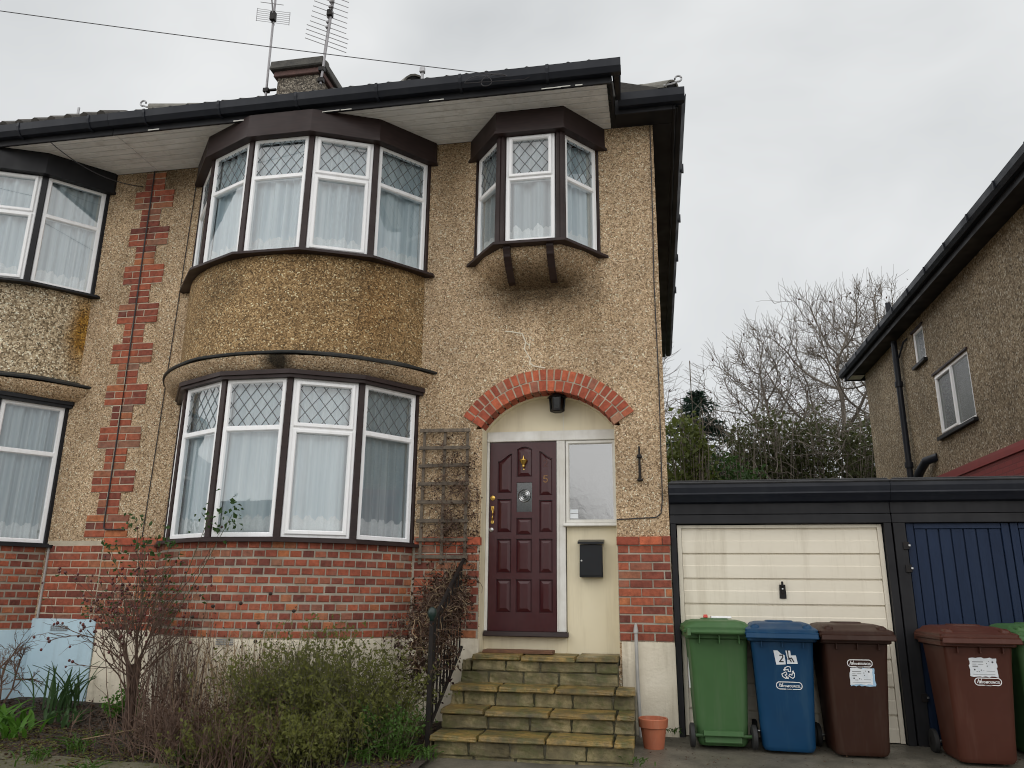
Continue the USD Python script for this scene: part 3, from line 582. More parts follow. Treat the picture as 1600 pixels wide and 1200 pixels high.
# ------------------------------------------------------------------ the brick and pebbledash house (number 25)
PX = -6.17
house = thing('semi_detached_house', 'pebbledashed house with dark red front door, brick arch porch and white leaded bay windows', 'house', (-3.0, 0.0, 0.0))
AX, AZ, AR = -1.095, 2.517, 0.853
DX0, DX1 = -1.80, -0.385
th = np.linspace(math.radians(33.7), math.radians(146.3), 40)
opening = Polygon([(DX1, 0.60), (DX1, AZ + 0.473)] + [(AX + AR * math.cos(t), AZ + AR * math.sin(t)) for t in th] + [(DX0, AZ + 0.473), (DX0, 0.60)])
wide_opening = opening.union(Point(AX, AZ).buffer(AR + 0.05, 48).intersection(sbox(-3, AZ + 0.46, 1, 5)))
front = sbox(PX, -0.3, 0.137, 6.506).difference(wide_opening)
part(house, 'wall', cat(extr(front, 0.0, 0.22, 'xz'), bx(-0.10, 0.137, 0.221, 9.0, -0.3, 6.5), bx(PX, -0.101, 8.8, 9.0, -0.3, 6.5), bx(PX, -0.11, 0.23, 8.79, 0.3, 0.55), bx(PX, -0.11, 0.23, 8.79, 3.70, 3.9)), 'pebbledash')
bay(house, (-4.004, -3.974), 'main', np.random.default_rng(11))
# flat brickwork either side of the porch, and to the left of the bay
rb = np.random.default_rng(5)
part(house, 'mortar_bed', bx(DX1 + 0.002, 0.134, -0.006, 0.02, 0.83, 1.80), 'mortar')
bricks_flat(house, 'pier_brick', DX1, 0.137, 0.828, 11, 0.0835, -0.012, 'brick_red', rb, phase=1)
part(house, 'mortar_bed', bx(-2.52, DX0 - 0.002, -0.006, 0.02, 0.83, 1.80), 'mortar')
bricks_flat(house, 'pier_brick', -2.50, DX0, 0.828, 11, 0.0835, -0.012, 'brick_red', rb)
part(house, 'mortar_bed', bx(PX + 0.002, -5.38, -0.006, 0.02, 0.83, 1.80), 'mortar_pale')
bricks_flat(house, 'pier_brick', PX, -5.38, 0.828, 11, 0.0835, -0.012, 'brick_red', rb)
for a, b in ((DX1 - 0.012, 0.142), (-2.50, DX0 + 0.012), (PX, -5.40)):     # projecting cap course
    x = a
    while x < b - 0.05:
        e = min(x + rb.choice([0.112, 0.2275, 0.17]), b)
        if b - e < 0.06: e = b
        part(house, 'cap_brick', one_brick(x + 0.004, e - 0.004, 1.749, 1.83, -0.034, 0.09, rb), 'brick_arch'); x = e
# toothed brick strip at the party line
for k in range(55):
    wide = (k // 3) % 2 == 0
    z0 = 1.835 + 0.0861 * k if k else 1.835
    z1 = min(1.835 + 0.0861 * (k + 1), 6.505)
    if z0 > 6.45: break
    a, b = (-6.445, -5.895) if wide else (-6.325, -6.045)
    cuts = [a, (a + b) / 2 - 0.03, b] if not wide else ([a, a + 0.265, b] if k % 3 != 1 else [a, a + 0.125, a + 0.36, b])
    for c0, c1 in zip(cuts[:-1], cuts[1:]):
        part(house, 'quoin_brick', one_brick(c0 + 0.005, c1 - 0.005, z0 + 0.005, z1 - 0.005, -0.013, 0.05, rb), 'brick_red')
mb = [bx(-6.44, -5.90, -0.007, 0.01, 1.835 + 0.2583 * i, 1.835 + 0.2583 * (i + 1)) if i % 2 == 0 else bx(-6.32, -6.05, -0.0072, 0.0102, 1.835 + 0.2583 * i, 1.835 + 0.2583 * (i + 1)) for i in range(18)]
part(house, 'mortar_bed', cat(*mb), 'mortar_pale')
# brick arch of two rings
part(house, 'arch_mortar', extr(Polygon([(AX + 1.085 * math.cos(t), AZ + 1.085 * math.sin(t)) for t in th] + [(AX + 0.862 * math.cos(t), AZ + 0.862 * math.sin(t)) for t in th[::-1]]), -0.012, 0.10, 'xz'), 'mortar_pale')
for r0, r1, nb in ((0.853, 0.968, 20), (0.980, 1.095, 26)):
    a0, a1 = math.radians(33.0), math.radians(147.0)
    for k in range(nb):
        t0, t1 = a0 + (a1 - a0) * k / nb + 0.0085, a0 + (a1 - a0) * (k + 1) / nb - 0.0085
        j = rb.uniform(-0.003, 0.003, 4); yf = -0.02 + rb.uniform(-0.003, 0.003)
        q = [(r0 + j[0], t0), (r0 + j[1], t1), (r1 + j[2], t1), (r1 + j[3], t0)]
        V = np.array([(AX + r * math.cos(t), y, AZ + r * math.sin(t)) for y in (yf, 0.215 if r0 < 0.9 else 0.05) for r, t in q])
        part(house, 'arch_brick', (V, np.array([[0, 1, 2], [0, 2, 3], [0, 5, 1], [0, 4, 5], [1, 6, 2], [1, 5, 6], [2, 7, 3], [2, 6, 7], [3, 4, 0], [3, 7, 4]])), 'brick_arch')
# plinth
for a, b, zt_ in ((-0.372, 0.150, 0.826), (-2.55, -1.785, 0.826), (PX + 0.06, -5.36, 0.84)): part(house, 'plinth', chbox(a, b, -0.021, 0.05, -0.3, zt_, 0.008), 'cream_render')
for x0, y0, z0, cxx in ((-4.09, -0.985, 0.775, 0.17),):
    part(house, 'air_brick', cat(*[bx(x0 + 0.02 * i, x0 + 0.02 * i + 0.012, y0 - 0.005, y0 + 0.01, z0 + 0.02 * j, z0 + 0.02 * j + 0.011) for i in range(9) for j in range(3)]), 'print_grey')
# crack filled with pale mortar
ck = np.array([(-1.56, 4.075), (-1.50, 4.07), (-1.44, 4.055), (-1.37, 4.04), (-1.33, 3.94), (-1.345, 3.86), (-1.31, 3.80), (-1.275, 3.745), (-1.285, 3.70), (-1.24, 3.66), (-1.12, 3.635)])
part(house, 'crack_filler', extr(unary_union([LineString(ck).buffer(0.006), LineString([(-1.33, 3.94), (-1.29, 3.90), (-1.29, 3.86)]).buffer(0.004)]), -0.007, 0.01, 'xz'), 'cream_render')

# ------------------------------------------------------------------ porch recess with the door
YD = 0.27
part(house, 'porch_wall', extr(opening.buffer(0.03).intersection(sbox(-3, 2.985, 1, 5)), YD + 0.012, YD + 0.06, 'xz'), 'cream_paint')
part(house, 'porch_panel', bx(-0.925, DX1 + 0.03, YD + 0.006, YD + 0.05, 0.55, 1.955), 'cream_paint')
part(house, 'porch_base', bx(DX0 - 0.03, -0.926, YD - 0.004, YD + 0.05, 0.55, 0.84), 'cream_paint')
part(house, 'porch_ceiling_joint', bx(-0.958, -0.952, YD + 0.006, YD + 0.014, 2.99, 3.36), 'white_paint')
rv = [(DX0 - 0.001, 0.6), (DX0 - 0.001, AZ + 0.473)]
part(house, 'porch_reveal', cat(bx(DX0 - 0.01, DX0 + 0.004, 0.018, YD + 0.05, 0.6, 2.985), bx(DX1 - 0.004, DX1 + 0.01, 0.018, YD + 0.05, 0.6, 2.985),
     extr(Polygon([(AX + 0.862 * math.cos(t), AZ + 0.862 * math.sin(t)) for t in th] + [(AX + 0.846 * math.cos(t), AZ + 0.846 * math.sin(t)) for t in th[::-1]]), 0.19, YD + 0.01, 'xz')), 'cream_paint')
# white frame
fz = 2.875
part(house, 'door_frame', cat(chbox(DX0 + 0.005, DX1 - 0.003, YD - 0.045, YD + 0.03, fz, 2.985, 0.006), chbox(DX0 + 0.005, -1.760, YD - 0.040, YD + 0.03, 0.893, fz - 0.002, 0.005), chbox(-1.028, -0.930, YD - 0.040, YD + 0.03, 0.893, fz - 0.002, 0.005),
     chbox(-1.012, -0.998, YD - 0.05, YD - 0.041, 0.893, fz - 0.004, 0.003)), 'white_paint')
part(house, 'door_sill', chbox(DX0 + 0.01, -0.905, YD - 0.10, YD + 0.03, 0.842, 0.890, 0.008), 'brown_wood')
sl = part(house, 'side_window', cat(ring(Facet((-0.928, YD), (DX1 - 0.006, YD)), 0.0, DX1 - 0.006 + 0.928, 1.99, fz - 0.002, 0.038, -0.03, 0.03), chbox(-0.96, DX1 - 0.004, YD - 0.075, YD + 0.03, 1.955, 1.988, 0.006)), 'white_paint')
part(sl, 'pane', pane_mesh(Facet((-0.928, YD), (DX1, YD)), 0.03, 0.52, 2.02, fz - 0.03, 0.004), 'glass_obscured')
part(sl, 'alarm_sticker', cat(bx(-0.885, -0.80, YD - 0.008, YD - 0.006, 2.095, 2.135), bx(-0.885, -0.80, YD - 0.008, YD - 0.006, 2.04, 2.088)), 'paper')
part(house, 'hall_wall', bx(-2.3, -0.15, 1.5, 1.55, 0.56, 3.6), 'interior_dark')
# the door leaf: stiles and rails with sunk raised panels
dx0, dx1, dz0, dz1 = -1.757, -1.031, 0.893, 2.872
cols = [(-1.672, -1.515), (-1.462, -1.293), (-1.215, -1.072)]
def arched(a, b, z0, zl, zr, mid=0.0):
    xs = np.linspace(a, b, 9); t = (xs - a) / (b - a)
    return Polygon([(a, z0), (b, z0)] + [(x, zl + (zr - zl) * (3 * q * q - 2 * q * q * q) + mid * math.sin(math.pi * q)) for x, q in zip(xs[::-1], t[::-1])])
panels = [arched(*cols[0], 2.315, 2.66, 2.745), arched(*cols[1], 2.488, 2.79, 2.79, 0.03), arched(*cols[2], 2.285, 2.765, 2.685)]
panels += [sbox(cols[0][0], 1.895, cols[0][1], 2.252), sbox(cols[2][0], 1.895, cols[2][1], 2.235), sbox(cols[1][0], 1.868, cols[1][1], 2.048)]
for z0, z1 in ((1.475, 1.828), (1.075, 1.412)): panels += [sbox(c[0], z0, c[1], z1) for c in cols]
glass_hole = sbox(cols[1][0], 2.112, cols[1][1], 2.428)
leaf = sbox(dx0, dz0, dx1, dz1)
for q in panels + [glass_hole]: leaf = leaf.difference(q)
door = part(house, 'front_door', cat(extr(leaf, YD - 0.022, YD + 0.0, 'xz'), bx(dx0, dx1, YD + 0.001, YD + 0.02, dz0, dz1)), 'door_red')
for q in panels:
    o, i = q.buffer(-0.008, join_style=2), q.buffer(-0.034, join_style=2)
    n = 40
    ro = np.array([o.exterior.interpolate(k / n, normalized=True).coords[0] for k in range(n)])
    cxm = np.array(q.centroid.coords[0]); sc = 1 - 0.036 / np.maximum(np.abs(np.array(o.bounds[2:]) - np.array(o.bounds[:2])) / 2, 0.04)
    co = np.array(o.exterior.coords)[:-1]; ci = (co - cxm) * sc + cxm; m = len(co)
    V = np.vstack([np.column_stack([co[:, 0], np.full(m, YD - 0.003), co[:, 1]]), np.column_stack([ci[:, 0], np.full(m, YD - 0.020), ci[:, 1]])])
    Fc = []
    for k in range(m): Fc += [[k, (k + 1) % m, (k + 1) % m + m], [k, (k + 1) % m + m, k + m]]
    Fc += [[m, m + k, m + k + 1] for k in range(1, m - 1)]
    Fc = np.array(Fc)
    if np.cross(V[Fc[-1][1]] - V[Fc[-1][0]], V[Fc[-1][2]] - V[Fc[-1][0]])[1] > 0: Fc = Fc[:, ::-1]
    part(door, 'door_panel', (V, Fc), 'door_red')
part(door, 'bullion_pane', cat(bx(cols[1][0], cols[1][1], YD - 0.006, YD - 0.002, 2.112, 2.428), *[xf(lathe([(r - 0.007, 0), (r, 0.007), (r + 0.007, 0)], 28), rotx(math.pi / 2), (-1.378, YD - 0.006, 2.285)) for r in (0.02, 0.042, 0.064)], xf(lathe([(0.016, 0), (0.012, 0.008), (0.0, 0.011)], 16), rotx(math.pi / 2), (-1.378, YD - 0.006, 2.285))), 'glass_bullion')
kn = [(0.0, 0.0), (0.012, 0.004), (0.016, 0.018), (0.014, 0.028), (0.022, 0.040), (0.036, 0.064), (0.044, 0.080), (0.040, 0.088), (0.016, 0.094), (0.009, 0.115), (0.0, 0.135)]
part(door, 'door_knocker', cat(xf(lathe(kn, 18), None, (-1.385, YD - 0.045, 2.585)), xf(lathe([(0.0, 0), (0.008, 0.002), (0.008, 0.01), (0, 0.012)], 10), rotx(math.pi / 2), (-1.385, YD - 0.018, 2.568)), bx(-1.395, -1.375, YD - 0.045, YD - 0.018, 2.65, 2.67)), 'brass', smooth=40)
part(door, 'door_number', text('2', 0.075, -1.148, YD - 0.0205, 2.595), 'brass_tarnished', label='tarnished numeral two')
MATB = 'brass'
part(door, 'door_number', text('5', 0.075, -1.146, YD - 0.0205, 2.425), 'brass_dull', label='brass numeral five')
part(door, 'lock_cylinder', xf(lathe([(0.0, 0.0), (0.024, 0.0), (0.026, 0.006), (0.018, 0.012), (0.0, 0.013)], 18), rotx(math.pi / 2), (-1.722, YD - 0.022, 2.262)), 'brass', smooth=40)
part(door, 'door_handle', cat(tube([(-1.722, YD - 0.024, 2.155), (-1.716, YD - 0.055, 2.14), (-1.712, YD - 0.068, 2.10), (-1.716, YD - 0.06, 2.055), (-1.724, YD - 0.03, 2.03), (-1.722, YD - 0.024, 2.01)], [0.008, 0.007, 0.009, 0.008, 0.007, 0.008], 8), bx(-1.738, -1.706, YD - 0.027, YD - 0.022, 2.13, 2.175), xf(lathe([(0, 0), (0.018, 0), (0.018, 0.006), (0, 0.007)], 14), rotx(math.pi / 2), (-1.722, YD - 0.022, 2.005))), 'brass', smooth=40)
part(door, 'lock_cylinder', xf(lathe([(0.0, 0.0), (0.022, 0.0), (0.023, 0.006), (0.014, 0.014), (0.0, 0.015)], 18), rotx(math.pi / 2), (-1.732, YD - 0.022, 1.925)), 'steel', label='steel lower lock', smooth=40)

# ------------------------------------------------------------------ oriel window over the porch
OP = np.array([(-1.919, 0.0), (-1.554, -0.456), (-0.877, -0.456), (-0.510, 0.0)])
def oriel_off(d):
    n_ = [np.array([-0.78, -0.62]), np.array([0, -1.0]), np.array([0.78, -0.62])]
    P = OP.copy(); k = 0.57
    return np.array([P[0] + [-d * 1.28, 0], P[1] + [-d * k, -d], P[2] + [d * k, -d], P[3] + [d * 1.28, 0]])
ro_ = np.random.default_rng(21)
ozb, ozt = 4.925, 6.242
for k, (ga, gb) in enumerate(((0.02, 0.06), (0.065, 0.065), (0.06, 0.02))):
    F = Facet(OP[k], OP[k + 1]); q0, q1 = F.p0 + F.u * (ga - 0.03), F.p0 + F.u * (F.L - gb + 0.03)
    window(house, q0, q1, ozb, ozt, 5.70, ro_, sash_top=k == 1, sash_low=False, gap=0.03, ext=(0.14 if k == 0 else 0.0, 0.14 if k == 2 else 0.0))
for k, a in ((0, -0.45), (1, -0.45), (2, 0.45), (3, 0.45)):
    x, y = OP[k]
    w_ = 0.055 if k in (1, 2) else 0.02
    part(house, 'mullion', xf(cat(chbox(-w_, w_, -0.02, 0.06, ozb - 0.01, ozt + 0.01, 0.008), chbox(-w_ * 0.35, w_ * 0.35, -0.03, -0.019, ozb, ozt, 0.004)), rotz(a), (x, y, 0)), 'brown_wood')
part(house, 'plaster_reveal', bx(-1.89, -0.54, -0.012, -0.003, ozb - 0.01, ozt + 0.02), 'upvc_old')
part(house, 'bay_fascia', cat(extr(closed(oriel_off(0.075)), ozt + 0.012, 6.506), extr(closed(oriel_off(0.095)), ozt - 0.02, ozt + 0.010)), 'brown_wood')
part(house, 'window_sill', cat(extr(closed(oriel_off(0.085)), 4.878, 4.908), extr(closed(oriel_off(0.03)), 4.909, 4.927)), 'brown_wood')
rings = []
for q in np.linspace(0, 1, 9):
    d = 0.93 * max(0.0, math.cos(q * math.pi / 2)) ** 0.9; z = 4.882 - 0.33 * q
    rings.append([(-1.215 + (x + 1.215) * (0.62 + 0.38 * (1 - q ** 1.5)), y * d - 0.001, z) for x, y in [OP[0], (OP[0] + OP[1]) / 2 + [-0.03, -0.02], OP[1], [-1.215, -0.47], OP[2], (OP[2] + OP[3]) / 2 + [0.03, -0.02], OP[3]]])
RG = np.array(rings); nr, nc = RG.shape[:2]
i, j = np.meshgrid(np.arange(nr - 1), np.arange(nc - 1), indexing='ij'); q = np.stack([i * nc + j, i * nc + j + 1, (i + 1) * nc + j + 1, (i + 1) * nc + j], -1).reshape(-1, 4)
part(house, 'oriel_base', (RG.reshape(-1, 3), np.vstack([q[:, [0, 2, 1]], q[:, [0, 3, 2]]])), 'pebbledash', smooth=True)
for x in (-1.47, -1.0):
    oc = [(-0.456 * 0.93 * max(0.0, math.cos(q_ * math.pi / 2)) ** 0.9, 4.876 - 0.33 * q_) for q_ in np.linspace(0, 0.86, 12)]
    pr = [(y_ - 0.05 - (0.012 if k_ in (0, 1, 4, 8) else 0.0), z_) for k_, (y_, z_) in enumerate(oc)] + [(-0.08, 4.585), (0.0, 4.585), (0.0, 4.876)]
    m = trimesh.creation.extrude_polygon(Polygon(pr).buffer(0), 0.075, engine='earcut'); v = np.array(m.vertices)
    part(house, 'bracket', (np.stack([x - 0.037 + v[:, 2], v[:, 0], v[:, 1]], 1), np.array(m.faces)), 'brown_wood')

# ------------------------------------------------------------------ eaves and roof
def eaves(h, x0, x1, y0, rng, nm='soffit_board', n=8):
    for k in range(n):
        a = y0 + k * (-y0) / n
        part(h, nm, chbox(x0, x1, a + 0.005, a + (-y0) / n - 0.005, 6.508, 6.530 + 0.002 * (k % 2), 0.004), 'soffit_white')
EY = -0.87
def gutter_profile(y, z):
    """ogee gutter on a fascia board; cross section in (y, z)"""
    return [(y, z - 0.10), (y, z + 0.02), (y - 0.006, z + 0.02), (y - 0.006, z + 0.0), (y - 0.02, z - 0.075), (y - 0.06, z - 0.085), (y - 0.095, z - 0.05), (y - 0.10, z - 0.01), (y - 0.115, z + 0.03), (y - 0.122, z + 0.03), (y - 0.112, z - 0.055), (y - 0.07, z - 0.105)]
def sweep_x(prof, x0, x1):
    m = trimesh.creation.extrude_polygon(Polygon(prof), x1 - x0, engine='earcut'); v = np.array(m.vertices)
    return np.stack([x0 + v[:, 2], v[:, 0], v[:, 1]], 1), np.array(m.faces)
EX1 = -0.335
eaves(house, PX, EX1, EY + 0.01, rb)
part(house, 'fascia_board', cat(chbox(PX, EX1 + 0.055, EY - 0.02, EY + 0.008, 6.475, 6.66, 0.004), chbox(EX1 + 0.03, EX1 + 0.055, EY + 0.009, -0.32, 6.475, 6.66, 0.004)), 'black_wood')
gp = gutter_profile(EY - 0.021, 6.655)
part(house, 'gutter', sweep_x(gp, PX, EX1 + 0.155), 'black_gutter')
for x in np.arange(PX + 0.45, EX1, 0.95):
    part(house, 'gutter_bracket', sweep_x([(EY - 0.024, 6.535), (EY - 0.024, 6.69), (EY - 0.03, 6.69), (EY - 0.147, 6.692), (EY - 0.150, 6.64), (EY - 0.137, 6.59), (EY - 0.095, 6.54)], x, x + 0.03), 'black_gutter')
fl = np.random.default_rng(14); flakes = []
for x in (-4.5, -4.28, -3.55, -3.4, -3.25, -2.2, -0.75, -0.62, -0.9, -5.6):
    flakes.append(extr(torn(fl, fl.uniform(0.05, 0.22), fl.uniform(0.008, 0.02), 0.004, 6), 0, 0.002, 'xz') if False else xf(chbox(-fl.uniform(0.03, 0.13), fl.uniform(0.03, 0.1), 0, 0.002, -fl.uniform(0.003, 0.008), fl.uniform(0.003, 0.009), 0.0008), None, (x, EY - 0.0232, 6.487)))
part(house, 'flaked_paint', cat(*flakes), 'white_paint', kind='stuff')
# return and the set-back eave at the corner
part(house, 'gutter', cat(chbox(EX1 + 0.058, EX1 + 0.15, EY + 0.0, -0.42, 6.575, 6.70, 0.02)), 'black_gutter', label='short return gutter at the eave corner')
part(house, 'soffit_board', chbox(EX1 + 0.06, 0.42, -0.285, -0.002, 6.508, 6.53, 0.004), 'black_wood', label='dark soffit at the corner')
part(house, 'fascia_board', cat(chbox(EX1 + 0.058, 0.36, -0.315, -0.288, 6.475, 6.66, 0.004), chbox(0.362, 0.39, -0.315, 9.2, 6.475, 6.66, 0.004)), 'black_wood')
part(house, 'gutter', cat(sweep_x(gutter_profile(-0.316, 6.635), EX1 + 0.10, 0.49)), 'black_gutter')
part(house, 'gutter', cat(xf(sweep_x(gutter_profile(0, 6.635), -0.30, 9.2), rotz(math.pi / 2), (0.392, 0, 0))), 'black_gutter', label='side gutter running back along the house')
part(house, 'soffit_board', bx(0.14, 0.36, 0.0, 9.2, 6.508, 6.52), 'black_wood', label='dark side soffit')
for y in (1.2, 2.6, 4.0, 5.4):
    part(house, 'gutter_bracket', bx(0.50, 0.53, y, y + 0.035, 6.56, 6.68), 'black_gutter')
# hipped roof
T = math.tan(math.radians(35)); ridge = 6.70 + T * 5.0
def roof_pts(y): return 6.70 + T * (y - EY)
def roof(h, xl, xr, hip_right=True):
    yb = 9.5; ym = 4.3; zr = roof_pts(ym)
    xh = xr - (ym - EY) if hip_right else xr
    xh2 = xr - (ym + 0.3) if hip_right else xr
    V = [(xl, EY - 0.06, 6.695), (EX1 + 0.04 if hip_right else xr, EY - 0.06, 6.695), (EX1 + 0.04 if hip_right else xr, -0.34, 6.695), (xr, -0.34, 6.69 + 0.0), (xr - (ym + 0.34) if hip_right else xr, ym, zr - 0.0), (xl, ym, zr), (xr, yb, 6.69), (xl, yb, 6.69), (EX1 - 0.55 if hip_right else xr - 0.6, -0.34, roof_pts(-0.34))]
    Fc = [[0, 1, 8], [0, 8, 4], [0, 4, 5], [1, 2, 8], [2, 3, 8], [3, 4, 8], [3, 6, 4], [4, 6, 7], [4, 7, 5]] if hip_right else [[0, 1, 4], [0, 4, 5], [4, 6, 7], [4, 7, 5]]
    return np.array(V), np.array(Fc)
part(house, 'roof', roof(house, PX, 0.42), 'roof_tile')
for k in range(26):
    x = PX + 0.11 + k * 0.222
    part(house, 'roof_tile', (lambda m: m)(tube([(x, EY - 0.075, 6.672), (x, EY + 0.30, 6.672 + T * 0.375)], [0.062, 0.058], 8)), 'roof_tile')
def half_tile(p0, p1, r, sides=10):
    p0, p1 = np.array(p0, float), np.array(p1, float); t = (p1 - p0) / np.linalg.norm(p1 - p0); a = np.cross(t, [0, 0, 1.0]); a /= np.linalg.norm(a); b = np.cross(a, t)
    th = np.linspace(-0.15, math.pi + 0.15, sides); V = []
    for p, rr in ((p0, r), (p1, r * 0.94)):
        for q in (rr, rr - 0.02): V += [p + q * (math.cos(x) * a + math.sin(x) * b) for x in th]
    V = np.array(V); n = sides; Fc = []
    for k in range(n - 1):
        Fc += [[k, k + 1, 2 * n + k + 1], [k, 2 * n + k + 1, 2 * n + k], [n + k, 3 * n + k + 1, n + k + 1], [n + k, 3 * n + k, 3 * n + k + 1], [k, n + k + 1, k + 1], [k, n + k, n + k + 1]]
    return V, np.array(Fc)
def mortar_end(p0, p1, r):
    p0, p1 = np.array(p0, float), np.array(p1, float); t = (p1 - p0) / np.linalg.norm(p1 - p0); a = np.cross(t, [0, 0, 1.0]); a /= np.linalg.norm(a); b = np.cross(a, t)
    c = p0 + t * 0.015; V = [c - 0.2 * b * r] + [c + (r - 0.012) * (math.cos(x) * a + math.sin(x) * b) for x in np.linspace(-0.2, math.pi + 0.2, 12)]
    return np.array(V), np.array([[0, k, k + 1] for k in range(1, 12)] + [[0, k + 1, k] for k in range(1, 12)])
def hip_iron(p, r=0.05, flip=1):
    t = np.linspace(-0.6 * math.pi, 1.05 * math.pi, 18)
    pts = [(p[0] + flip * 0.16, p[1], p[2] - 0.06), (p[0] + flip * 0.05, p[1], p[2] - 0.045)] + [(p[0] + flip * r * math.cos(x) * -1, p[1], p[2] + r * math.sin(x) + 0.01) for x in t]
    return tube(pts, 0.011, 6)
def hips(h, items):
    for p0, p1, r, nm in items:
        n = max(1, int(np.linalg.norm(np.array(p1) - np.array(p0)) / 0.42)); ts = np.linspace(0, 1, n + 1); p0, p1 = np.array(p0, float), np.array(p1, float)
        for k in range(n):
            part(h, 'hip_tile', half_tile(p0 + (p1 - p0) * ts[k], p0 + (p1 - p0) * (ts[k + 1] + 0.06), r), nm)
        part(h, 'hip_mortar', mortar_end(p0, p1, r), 'hip_tile_dark')
hips(house, [((-2.50, -0.72, 6.80), (-3.05, -0.05, 7.12), 0.155, 'hip_tile'), ((-5.78, -0.80, 6.80), (-4.1, -0.30, 6.98), 0.10, 'hip_tile'), ((0.36, -0.36, 6.70), (-0.62, 0.62, 7.36), 0.10, 'hip_tile')])
part(house, 'hip_iron', hip_iron((-5.88, -0.82, 6.91), 0.036, 1), 'galvanised')
part(house, 'hip_iron', hip_iron((0.43, -0.42, 6.77), 0.036, -1), 'galvanised')
part(house, 'hip_iron', cat(bx(-2.42, -2.39, -0.78, -0.765, 6.66, 6.95), chbox(-2.44, -2.375, -0.80, -0.74, 6.95, 7.02, 0.008)), 'galvanised', label='upright metal clip on the hip end')
# chimney stack on the roof
ch = 3.0
part(house, 'chimney', cat(bx(-6.36, -5.58, ch, 4.6, 8.6, 10.137)), 'chimney_render')
part(house, 'chimney_band', chbox(-6.42, -5.52, ch - 0.06, 4.66, 10.14, 10.25, 0.01), 'chimney_brick')
part(house, 'chimney_cap', chbox(-6.48, -5.46, ch - 0.13, 4.73, 10.253, 10.42, 0.02), 'flaunching')
part(house, 'chimney_pot', xf(lathe([(0.17, 0), (0.17, 0.12), (0.19, 0.13), (0.19, 0.26), (0.16, 0.27), (0.14, 0.26), (0.13, 0.05)], 20), None, (-5.80, ch + 0.4, 10.42)), 'hip_tile')

# ------------------------------------------------------------------ the adjoining house on the left
nbh = thing('semi_detached_house', 'adjoining pebbledashed half house with black framed windows and pale blue plinth', 'house', (-8.3, 0.0, 0.0))
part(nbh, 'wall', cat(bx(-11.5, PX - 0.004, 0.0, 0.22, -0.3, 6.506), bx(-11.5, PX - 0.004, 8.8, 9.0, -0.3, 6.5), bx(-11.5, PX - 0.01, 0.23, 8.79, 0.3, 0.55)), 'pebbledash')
bay(nbh, (2 * PX + 4.004, 2 * PX + 3.974), 'left', np.random.default_rng(31))
part(nbh, 'mortar_bed', bx(-6.90, PX - 0.002, -0.006, 0.02, 0.94, 1.80), 'mortar_pale')
bricks_flat(nbh, 'pier_brick', -6.90, PX - 0.004, 0.918, 10, 0.0832, -0.012, 'brick_red', rb, stretch=0.2275)
part(nbh, 'plinth', chbox(-7.0, PX + 0.055, -0.026, 0.05, -0.3, 0.945, 0.008), 'blue_render')
part(nbh, 'joint_seal', bx(-6.87, -6.85, -0.03, -0.014, 0.95, 1.75), 'pipe_grey')
part(nbh, 'air_brick', cat(*[bx(-6.67 + 0.022 * i, -6.67 + 0.022 * i + 0.013, -0.031, -0.02, 0.82 + 0.02 * j, 0.82 + 0.02 * j + 0.011) for i in range(10) for j in range(3)]), 'print_grey')
eaves(nbh, -11.5, PX - 0.004, EY + 0.01, rb)
part(nbh, 'fascia_board', chbox(-11.5, PX - 0.004, EY - 0.02, EY + 0.008, 6.475, 6.66, 0.004), 'black_wood')
part(nbh, 'gutter', sweep_x(gp, -11.5, PX - 0.004), 'black_gutter')
for x in np.arange(-9.3, PX, 0.95):
    part(nbh, 'gutter_bracket', sweep_x([(EY - 0.024, 6.535), (EY - 0.024, 6.69), (EY - 0.03, 6.69), (EY - 0.147, 6.692), (EY - 0.150, 6.64), (EY - 0.137, 6.59), (EY - 0.095, 6.54)], x, x + 0.03), 'black_gutter')
part(nbh, 'roof', roof(nbh, -11.5, PX - 0.004, False), 'roof_tile')
for k in range(23):
    x = PX - 0.115 - k * 0.222
    part(nbh, 'roof_tile', tube([(x, EY - 0.11, 6.685), (x, EY + 0.30, 6.685 + T * 0.41)], [0.066, 0.06], 8), 'roof_tile')
hips(nbh, [((-6.87, -0.72, 6.80), (-7.3, -0.05, 7.08), 0.125, 'hip_tile_dark')])
part(nbh, 'hip_iron', bx(-6.82, -6.795, -0.78, -0.765, 6.66, 7.0), 'galvanised')

# ------------------------------------------------------------------ things fixed to the houses
def cable(name, pts, r, label, m='wire_dark', cat_='cable'):
    return single(name, tube(pts, r, 5), m, label, cat_)
cable('wall_cable', [(-6.21, -0.022, 6.50), (-6.205, -0.022, 5.4), (-6.193, -0.022, 4.1), (-6.19, -0.022, 3.0), (-6.197, -0.022, 2.02), (-6.19, -0.026, 1.945), (-6.165, -0.026, 1.925), (-5.92, -0.026, 1.92)], 0.0085, 'black cable running down the toothed red brick strip')
cable('wall_cable', [(-5.597, -0.008, 6.50), (-5.63, -0.008, 4.9), (-5.67, -0.008, 3.1), (-5.70, -0.008, 1.84)], 0.005, 'thin black cable down the pebbledash beside the bay windows')
cable('wall_cable', [(0.108, -0.008, 6.50), (0.098, -0.008, 5.4), (0.082, -0.008, 4.6), (0.09, -0.008, 3.4), (0.078, -0.008, 2.2), (0.06, -0.008, 2.06), (0.01, -0.008, 2.02), (-0.15, -0.008, 2.012), (-0.384, -0.008, 2.0)], 0.006, 'black cable down the right corner turning in to the porch side window')
def sag(a, b, s, n=24):
    t = np.linspace(0, 1, n)[:, None]; p = np.array(a) * (1 - t) + np.array(b) * t; p[:, 2] -= s * 4 * t[:, 0] * (1 - t[:, 0]); return p
cable('telephone_wire', sag((-9.26, -3.39, 7.10), (-1.40, -1.02, 6.60), 0.04), 0.0045, 'thin telephone wire slanting across the sky to the eaves')
